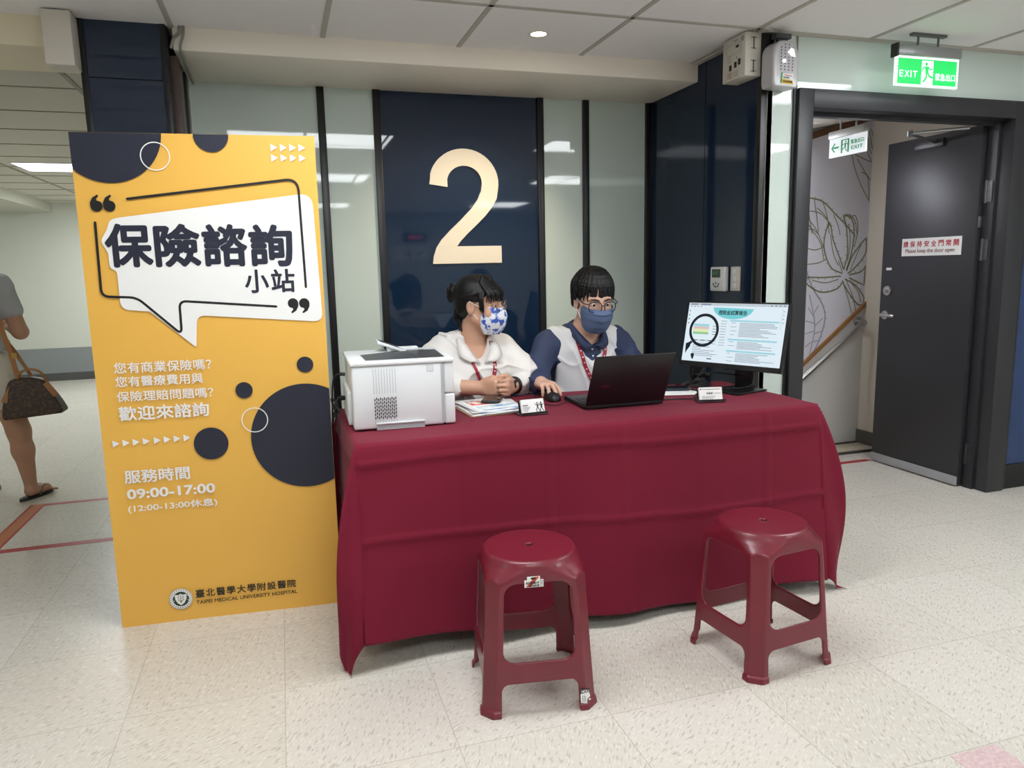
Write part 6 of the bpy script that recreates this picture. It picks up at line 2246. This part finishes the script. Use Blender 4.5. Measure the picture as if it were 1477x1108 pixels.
sR, eR, wR = (1.18, 3.24, 0.945), (1.075, 3.15, 0.80), (1.055, 2.985, 0.806)
sL, eL, wL = (1.533, 3.24, 0.945), (1.58, 3.10, 0.80), (1.40, 2.90, 0.80)
for a, b_, c_ in ((sR, eR, wR), (sL, eL, wL)):
    S.chain([a, b_], [0.05, 0.043], 0.03)
    S.chain([b_, c_], [0.043, 0.030], 0.015)
hand(S, wR, (0.02, -1.0, 0.03), (0, -0.03, -1.0), ((0.28, 0.50, 0.35), (0.22, 0.5, 0.35), (0.30, 0.7, 0.4), (0.45, 0.7, 0.4)), 0.07, ((0.034, 0.024, 0.006), (0.046, 0.055, 0.022), (0.043, 0.083, 0.034)), 1.0, side=1)
hand(S, wL, (-0.25, -1.0, 0.02), (0, 0.0, -1.0), (0.25, 0.4, 0.3), 0.06, None, 1.0, side=-1)
finish(S, 'body', M_SKIN_M, ma)
eyes_for(HM, ma, (0.02, -0.38))
brows_for(HM, ma)

# navy shirt under the vest
N_ = SDF((1.0, 2.86, 0.44), (1.78, 3.5, 1.07), 0.0036)
N_.ell((1.355, 3.235, 0.88), (0.172, 0.115, 0.15), k=0)
N_.ell((1.355, 3.25, 0.70), (0.158, 0.120, 0.20), k=0.06)
N_.ell((1.355, 3.27, 0.54), (0.18, 0.14, 0.10), k=0.05)
N_.cap((1.205, 3.24, 0.955), (1.51, 3.24, 0.955), 0.058, k=0.04)
N_.cap((1.285, 3.235, 0.975), (1.357, 3.225, 1.005), 0.05, 0.056, k=0.03)
N_.cap((1.43, 3.235, 0.975), (1.357, 3.225, 1.005), 0.05, 0.056, k=0.03)
for a, b_, c_, sg_ in ((sR, eR, wR, -1), (sL, eL, wL, 1)):
    a, b_, c_ = np.array(a), np.array(b_), np.array(c_)
    N_.chain([a, b_ + (0, 0, 0.006)], [0.066, 0.060], 0.03)
    e = b_ + (c_ - b_) * 0.80
    N_.chain([b_ + (0, 0, 0.006), e], [0.058, 0.044], 0.02)
N_.warp(creases(0.0060, 4.1, 1.2))
N_.cap((1.357, 3.17, 0.985), (1.358, 3.12, 1.10), 0.050, 0.062, k=0.004, op='sub')
N_.cap((1.357, 3.145, 0.985), (1.357, 3.10, 0.945), 0.036, 0.008, k=0.004, op='sub')
N_.cap((1.357, 3.08, 0.985), (1.357, 3.05, 0.945), 0.036, 0.008, k=0.004, op='sub')
Ns = finish(N_, 'shirt', M_NSHIRT, ma, 2)
collar('collar', -1, [(1.357, 3.272, 1.055), (1.305, 3.235, 1.055), (1.29, 3.185, 1.035), (1.31, 3.125, 0.990), (1.351, 3.105, 0.945)],
       [(1.357, 3.295, 1.025), (1.285, 3.262, 1.025), (1.267, 3.185, 1.005), (1.285, 3.105, 0.950), (1.317, 3.095, 0.925)], M_NSHIRT, Ns)
collar('collar', 1, [(1.357, 3.272, 1.055), (1.409, 3.235, 1.055), (1.425, 3.185, 1.035), (1.405, 3.125, 0.990), (1.363, 3.105, 0.945)],
       [(1.357, 3.295, 1.025), (1.429, 3.262, 1.025), (1.447, 3.185, 1.005), (1.429, 3.105, 0.950), (1.397, 3.095, 0.925)], M_NSHIRT, Ns)
# white vest, open in a deep V
V = SDF((1.15, 3.0, 0.44), (1.615, 3.5, 1.06), 0.0034)
V.ell((1.355, 3.235, 0.88), (0.182, 0.130, 0.155), k=0)
V.ell((1.355, 3.25, 0.70), (0.178, 0.140, 0.21), k=0.06)
V.ell((1.355, 3.27, 0.54), (0.195, 0.155, 0.11), k=0.05)
V.cap((1.23, 3.24, 0.960), (1.485, 3.24, 0.960), 0.064, k=0.04)
V.cap((1.29, 3.24, 0.985), (1.357, 3.235, 1.00), 0.05, 0.056, k=0.03)
V.cap((1.425, 3.24, 0.985), (1.357, 3.235, 1.00), 0.05, 0.056, k=0.03)
V.warp(creases(0.0058, 2.2, 0.7))
for sx_ in (-1, 1):       # armholes
    V.ell((1.357 + sx_ * 0.232, 3.235, 0.80), (0.080, 0.20, 0.33), k=0.004, op='sub')
V.cap((1.357, 3.16, 1.03), (1.357, 3.09, 0.93), 0.085, 0.055, k=0.003, op='sub')
V.cap((1.357, 3.09, 0.93), (1.363, 3.08, 0.80), 0.055, 0.004, k=0.003, op='sub')
V.cap((1.357, 3.10, 1.03), (1.357, 3.03, 0.93), 0.085, 0.055, k=0.003, op='sub')
V.cap((1.357, 3.03, 0.93), (1.363, 3.03, 0.80), 0.055, 0.004, k=0.003, op='sub')
V.cap((1.357, 3.26, 1.01), (1.357, 3.24, 1.1), 0.064, 0.075, k=0.003, op='sub')
Vs = finish(V, 'vest', M_VEST, ma, 2)
U = SDF((1.15, 2.95, 0.6), (1.615, 3.5, 1.07), 0.004)
U.d = np.full(U.n, 0.06, dtype=np.float32)
for src in (V, N_):
    o_ = np.round((src.lo - U.lo) / U.v).astype(int)
    # sample the source onto the union grid
    ii = [np.clip(np.round((U.lo[a] + np.arange(U.n[a]) * U.v - src.lo[a]) / src.v).astype(int), 0, src.n[a] - 1) for a in range(3)]
    U.d = np.minimum(U.d, src.d[np.ix_(*ii)])
ribbon('lanyard', U, [(1.287, 1.005), (1.29, 0.95), (1.305, 0.88), (1.33, 0.82), (1.355, 0.77)], 0.0175, M_LAN, ma, 0.005, 10)
ribbon('lanyard', U, [(1.427, 1.005), (1.425, 0.95), (1.407, 0.88), (1.383, 0.82), (1.359, 0.77)], 0.0175, M_LAN, ma, 0.005, 10)
pk = MB()
for z in (0.925, 0.895, 0.86):
    y = N_.front(1.359, z)
    if y is not None:
        pk.cyl((1.359, y, z), (1.359, y - 0.003, z), 0.0045, seg=12)
o = pk.build('buttons', M_WHITE, None, smooth=40)
o.parent = Ns
cbm = MB().tube(smooth_path([(1.357, U.front(1.357, 0.77) - 0.006, 0.772), (1.357, U.front(1.357, 0.74) - 0.006, 0.74)], 5), 0.003, 8)
cbm.box((1.342, U.front(1.357, 0.72) - 0.009, 0.66), (1.372, U.front(1.357, 0.72) - 0.006, 0.735))
o = cbm.build('name_badge', M_LAN, None)
o.parent = ma

# hair: a thick short cut with the fringe to the brows
Hh = SDF((1.215, 2.94, 1.0), (1.505, 3.32, 1.33), 0.0026)
HM.ell(Hh, (0, 0.024, 0.050), (0.086, 0.100, 0.086), 0)
HM.ell(Hh, (0, 0.050, -0.01), (0.072, 0.066, 0.062), 0.03)
HM.ell(Hh, (0, -0.098, -0.042), (0.068, 0.090, 0.080), 0.006, 'sub')
for sx_ in (-1, 1):
    HM.ell(Hh, (sx_ * 0.084, -0.008, -0.032), (0.032, 0.036, 0.034), 0.005, 'sub')
rg = random.Random(9)
for ring_, n_l in ((0, 46), (1, 46)):
    for k in range(n_l):
        a = 2 * math.pi * (k + 0.5 * ring_) / n_l + rg.uniform(-0.05, 0.05)
        ca, sa = math.sin(a), -math.cos(a)          # a = 0 is the front
        front_ = max(0.0, math.cos(a))
        back_ = max(0.0, -math.cos(a))
        side_ = abs(math.sin(a))
        ze = 0.020 * front_ ** 0.6 - 0.006 * side_ ** 2 * (1 - front_) - 0.060 * back_ + rg.uniform(-0.008, 0.008)
        if front_ < 0.45 and back_ < 0.3:
            ze = 0.008 + rg.uniform(-0.012, 0.006)
        R1, R2 = 0.0875, 0.103
        yc = 0.022
        lift = 0.004 * ring_
        pts = [(0.012 * ca, yc + 0.006 * sa + 0.01, 0.134 + lift), (0.55 * R1 * ca, yc + 0.55 * R2 * sa, 0.126 + lift), (0.92 * R1 * ca, yc + 0.92 * R2 * sa, 0.088 + lift),
               (1.02 * R1 * ca + rg.uniform(-0.004, 0.004), yc + 1.03 * R2 * sa, 0.055), (1.0 * R1 * ca * (0.98 if back_ > 0.3 else 1.0) + rg.uniform(-0.005, 0.005), yc + (1.04 if front_ > 0.3 else 0.95) * R2 * sa, ze)]
        lock_mesh(Hh, HM, smooth_path(pts, 3), 0.0085, 0.0026, 0.003)
finish(Hh, 'hair', M_HAIR, ma, 1)
M_MASKM = mat('slate_mask_cloth', rgb(88, 106, 140), 0.75)
mask_for(HM, ma, M_MASKM, [(-0.010, -0.118, 0.066, -0.050), (-0.028, -0.130, 0.072, -0.040), (-0.055, -0.128, 0.071, -0.038), (-0.085, -0.117, 0.065, -0.038), (-0.108, -0.106, 0.058, -0.040), (-0.128, -0.088, 0.046, -0.046)], 4, 1.0)
glasses_for(HM, ma, 0.0025, mat('dark_spectacle_frame', rgb(40, 44, 54), 0.3), 0.027, 0.0225, 0.0, 0.0, 0.62, -0.118)

# dark trousers and shoes, mostly behind the cloth
for parent, cx in ((wo, 0.804), (ma, 1.355)):
    T2 = SDF((cx - 0.27, 2.72, -0.01), (cx + 0.27, 3.5, 0.66), 0.006)
    man = parent is ma
    T2.ell((cx, 3.27, 0.53), (0.195, 0.155, 0.105), k=0)
    for sx_ in (-1, 1):
        kx, ky = cx + sx_ * (0.13 if man else 0.11), (2.90 if man else 2.95)
        T2.chain([(cx + sx_ * 0.09, 3.25, 0.52), (kx, ky, 0.51), (kx, ky + 0.04, 0.3), (kx, ky + 0.07, 0.08)], [0.098, 0.074, 0.068, 0.056], 0.03)
    finish(T2, 'trousers', M_TROUS, parent, 2)
    for sx_ in (-1, 1):
        kx, ky = cx + sx_ * (0.13 if man else 0.11), (2.90 if man else 2.95)
        T3 = SDF((kx - 0.08, ky - 0.22, -0.004), (kx + 0.08, ky + 0.2, 0.14), 0.005)
        T3.chain([(kx, ky + 0.09, 0.05), (kx + sx_ * 0.012, ky - 0.11, 0.04)], [0.050, 0.042], 0.02)
        T3.put(lambda X, Y, Z: Z - 0.001 + 0 * (X + Y), (kx - 0.1, ky - 0.3, -0.01), (kx + 0.1, ky + 0.3, 0.1), 0.0, 'sub')
        finish(T3, 'shoe', M_BLACK, parent, 1)

# ------------------------------------------------------------------ the passer-by, seen from behind
pb = thing('person', 'passer-by in grey shirt, cream shorts and flip-flops walking away at the left edge', 'person', (0, 0, 0))
PX, PY = -1.70, 4.92
RP = rot(math.radians(170), 0, 0)
HP = Head((PX - 0.01, PY + 0.03, 1.475), RP, 0.95)
S = SDF((-2.05, 4.5, -0.005), (-1.30, 5.35, 1.64), 0.005)
head_skin(S, HP, (PX, PY, 1.34), 0.05)
S.cap((PX, PY, 1.34), (PX, PY, 1.25), 0.055, 0.10, k=0.04)
S.ell((PX, PY, 1.18), (0.155, 0.095, 0.16), k=0.04)
S.ell((PX, PY, 0.95), (0.135, 0.09, 0.16), k=0.05)
S.ell((PX, PY, 0.80), (0.165, 0.115, 0.11), k=0.05)
# right leg (near the frame), left leg stepping ahead
S.chain([(PX + 0.095, PY, 0.78), (PX + 0.175, PY - 0.01, 0.42)], [0.092, 0.060], 0.03)
S.chain([(PX + 0.175, PY - 0.01, 0.42), (PX + 0.180, PY + 0.005, 0.30), (PX + 0.192, PY + 0.02, 0.09)], [0.058, 0.056, 0.034], 0.03)
S.chain([(PX + 0.192, PY + 0.005, 0.05), (PX + 0.245, PY + 0.11, 0.035)], [0.034, 0.028], 0.02)
for k in range(5):
    a = Vector((PX + 0.232 + 0.014 * k, PY + 0.125 - 0.011 * k, 0.030))
    S.cap(a, a + Vector((0.018, 0.034 - 0.003 * k, -0.006)), 0.010 - 0.0006 * k, 0.008, k=0.004)
S.chain([(PX - 0.095, PY, 0.78), (PX - 0.09, PY + 0.13, 0.44)], [0.092, 0.060], 0.03)
S.chain([(PX - 0.09, PY + 0.13, 0.44), (PX - 0.09, PY + 0.14, 0.30), (PX - 0.09, PY + 0.20, 0.09)], [0.058, 0.056, 0.034], 0.03)
S.chain([(PX - 0.09, PY + 0.19, 0.05), (PX - 0.10, PY + 0.32, 0.035)], [0.034, 0.028], 0.02)
sR, eR, wR = (PX + 0.165, PY, 1.27), (PX + 0.245, PY - 0.01, 1.00), (PX + 0.13, PY + 0.20, 1.02)
S.chain([sR, eR], [0.052, 0.042], 0.03)
S.chain([eR, wR], [0.042, 0.027], 0.015)
hand(S, wR, (-0.6, 0.6, 0.2), (-0.6, -0.4, -0.3), (0.4, 0.6, 0.4), 0.04, None, 0.92, side=1)
sL, eL, wL = (PX - 0.165, PY, 1.27), (PX - 0.22, PY - 0.03, 1.0), (PX - 0.21, PY + 0.08, 0.80)
S.chain([sL, eL], [0.05, 0.04], 0.03)
S.chain([eL, wL], [0.04, 0.027], 0.015)
hand(S, wL, (0.0, 0.25, -1), (1, 0, 0), (0.3, 0.4, 0.3), 0.04, None, 0.92, side=1)
S.put(lambda X, Y, Z: Z - 0.012 + 0 * (X + Y), (-2.1, 4.5, -0.1), (-1.2, 5.4, 0.06), 0.004, 'sub')
finish(S, 'body', M_SKIN_P, pb)
T2 = SDF((-2.05, 4.55, 0.95 - 0.2), (-1.30, 5.25, 1.45), 0.005)
T2.ell((PX, PY, 1.16), (0.175, 0.118, 0.19), k=0)
T2.ell((PX, PY, 0.93), (0.175, 0.122, 0.13), k=0.08)
T2.cap((PX - 0.14, PY, 1.275), (PX + 0.14, PY, 1.275), 0.058, k=0.04)
T2.cap((PX - 0.02, PY, 1.31), (PX + 0.02, PY, 1.31), 0.058, k=0.04)
for sx_, a, b_ in ((1, sR, eR), (-1, sL, eL)):
    a, b_ = np.array(a), np.array(b_)
    T2.chain([a, a + (b_ - a) * 0.52], [0.066, 0.064], 0.03)
T2.put(lambda X, Y, Z: 0.83 - Z + 0 * (X + Y) + 0.0 , (-2.1, 4.5, 0.7), (-1.2, 5.3, 0.83), 0.006, 'sub')
T2.warp(creases(0.004, 0.7))
finish(T2, 't_shirt', mat('heather_grey_jersey', rgb(176, 176, 178), 0.8, bump=(400, 0.06)), pb, 2)
T2 = SDF((-2.0, 4.6, 0.5), (-1.35, 5.3, 0.95), 0.005)
T2.ell((PX, PY, 0.81), (0.182, 0.135, 0.12), k=0)
T2.chain([(PX + 0.09, PY, 0.77), (PX + 0.140, PY, 0.555)], [0.112, 0.100], 0.03)
T2.chain([(PX - 0.09, PY, 0.77), (PX - 0.095, PY + 0.07, 0.57)], [0.112, 0.100], 0.03)
T2.put(lambda X, Y, Z: Z - 0.565 + 0 * (X + Y), (-2.1, 4.5, 0.4), (-1.2, 5.4, 0.58), 0.004, 'sub')
T2.warp(creases(0.003, 3.0))
finish(T2, 'shorts', mat('cream_shorts_cloth', rgb(214, 206, 190), 0.8, bump=(400, 0.06)), pb, 2)
Hh = SDF((-1.95, 4.7, 1.3), (-1.45, 5.2, 1.65), 0.005)
HP.ell(Hh, (0, 0.024, 0.048), (0.088, 0.104, 0.090), 0)
HP.ell(Hh, (0, 0.055, -0.03), (0.075, 0.062, 0.095), 0.03)
HP.ell(Hh, (0, -0.105, -0.03), (0.07, 0.088, 0.08), 0.006, 'sub')
finish(Hh, 'hair', M_HAIR, pb, 1)
for fx_, fy_, ang in ((PX + 0.205, PY + 0.055, -26), (PX - 0.095, PY + 0.25, 4)):
    m = MB()
    F_ = frame((fx_, fy_, 0.0), (math.cos(math.radians(ang)), math.sin(math.radians(ang)), 0), (-math.sin(math.radians(ang)), math.cos(math.radians(ang)), 0))
    out = []
    for k in range(28):
        a = 2 * math.pi * k / 28
        out.append(((0.040 + 0.008 * math.sin(a)) * math.cos(a), 0.125 * math.sin(a)))
    m.prism(out, 0.0, 0.016, 0, F_)
    for sx_ in (-1, 1):
        m.tube(smooth_path([F_ @ Vector((sx_ * 0.042, -0.02, 0.014)), F_ @ Vector((sx_ * 0.036, 0.02, 0.062)), F_ @ Vector((0.004, 0.08, 0.05)), F_ @ Vector((0.0, 0.085, 0.014))], 5), 0.005, 8, 1)
    o = m.build('flip_flop', [M_BLACK, mat('flip_flop_strap', rgb(120, 104, 92), 0.5)], None, smooth=40)
    o.parent = pb

# the brown bag on her shoulder
bg = thing('handbag', 'brown patterned handbag with tan strap hanging from the shoulder of the passer-by', 'handbag', (0, 0, 0))
M_TAN = mat('tan_leather', rgb(168, 116, 66), 0.5)
M_BAG = mat('dark_brown_canvas', rgb(58, 42, 34), 0.5, vary=(70, rgb(92, 70, 50), 0.52, 0.6))
BC = Vector((-1.385, 4.80, 0.0))
Q = SDF((-1.60, 4.66, 0.48), (-1.18, 4.94, 0.86), 0.004)


def bag_shape(X, Y, Z):
    u, w_ = X - BC.x, Y - BC.y
    t = np.clip((Z - 0.525) / 0.22, 0, 1)
    zb = 0.525 + 0.26 * np.maximum(u, -0.2) * 0.28          # the base sags lower at the near end
    half = 0.155 - 0.075 * t ** 1.5
    cx = -0.005 - 0.03 * t
    thick = 0.070 - 0.058 * t ** 1.2
    top = 0.748 - 0.25 * np.maximum(np.abs(u - cx) - 0.03, 0)
    qx, qy = np.abs(u - cx) - half + 0.02, np.abs(w_) - thick + 0.02 * (1 - t)
    d = np.sqrt(np.maximum(qx, 0) ** 2 + np.maximum(qy, 0) ** 2) + np.minimum(np.maximum(qx, qy), 0) - 0.02
    e0, e1 = d + 0.015, np.maximum(zb - Z, Z - top) + 0.015
    return np.sqrt(np.maximum(e0, 0) ** 2 + np.maximum(e1, 0) ** 2) + np.minimum(np.maximum(e0, e1), 0) - 0.015


Q.put(bag_shape, (-1.58, 4.7, 0.5), (-1.2, 4.9, 0.84))
finish(Q, 'bag_body', M_BAG, bg, 2)


def strap(name, pts, w, t, m_, parent, side):
    q = smooth_path(pts, 8)
    vs, fs = [], []
    for i, p in enumerate(q):
        d = (q[min(i + 1, len(q) - 1)] - q[max(i - 1, 0)]).normalized()
        s_ = d.cross(Vector(side)).normalized() * w / 2
        n_ = s_.cross(d).normalized() * t
        vs += [p + s_, p - s_, p + s_ + n_, p - s_ + n_]
    for i in range(len(q) - 1):
        a, b_ = 4 * i, 4 * i + 4
        fs += [(a, a + 1, b_ + 1, b_), (a + 2, b_ + 2, b_ + 3, a + 3), (a, b_, b_ + 2, a + 2), (a + 1, a + 3, b_ + 3, b_ + 1)]
    o = MB().mesh(vs, fs).build(name, m_, None, smooth=50)
    o.parent = parent
    return o


strap('shoulder_strap', [(-1.455, 4.79, 0.735), (-1.475, 4.785, 0.86), (-1.50, 4.78, 1.0), (-1.535, 4.79, 1.17), (-1.563, 4.82, 1.29), (-1.575, 4.88, 1.342), (-1.585, 4.97, 1.335), (-1.60, 5.045, 1.22), (-1.60, 5.06, 1.0), (-1.52, 5.03, 0.85), (-1.40, 4.84, 0.735)], 0.026, 0.004, M_TAN, bg, (0, 1, 0.2))
hb_ = MB()
hb_.tube(smooth_path([(-1.47, 4.79, 0.70), (-1.44, 4.77, 0.775), (-1.38, 4.765, 0.795), (-1.33, 4.77, 0.765), (-1.315, 4.79, 0.69)], 8), 0.007, 8)
o = hb_.build('handle', M_TAN, None, smooth=50)
o.parent = bg
m = MB()
m.box((-1.472, 4.775, 0.86), (-1.448, 4.779, 0.89))
m.cyl((-1.455, 4.785, 0.735), (-1.455, 4.785, 0.76), 0.006)
o = m.build('buckle', mat('brass', rgb(200, 170, 96), 0.3, metal=1.0), None)
o.parent = bg
for x, z, rr_ in ((-1.508, 0.655, -0.5), (-1.29, 0.675, 0.6)):
    F_ = frame((x, 4.752 if x > -1.4 else 4.755, z), (math.cos(rr_), 0.1, math.sin(rr_)), (-math.sin(rr_), 0.25, math.cos(rr_)))
    o = MB().box((-0.016, -0.045, -0.004), (0.016, 0.05, 0.006), 0, F_, 0.003).build('leather_tab', M_TAN, None)
    o.parent = bg
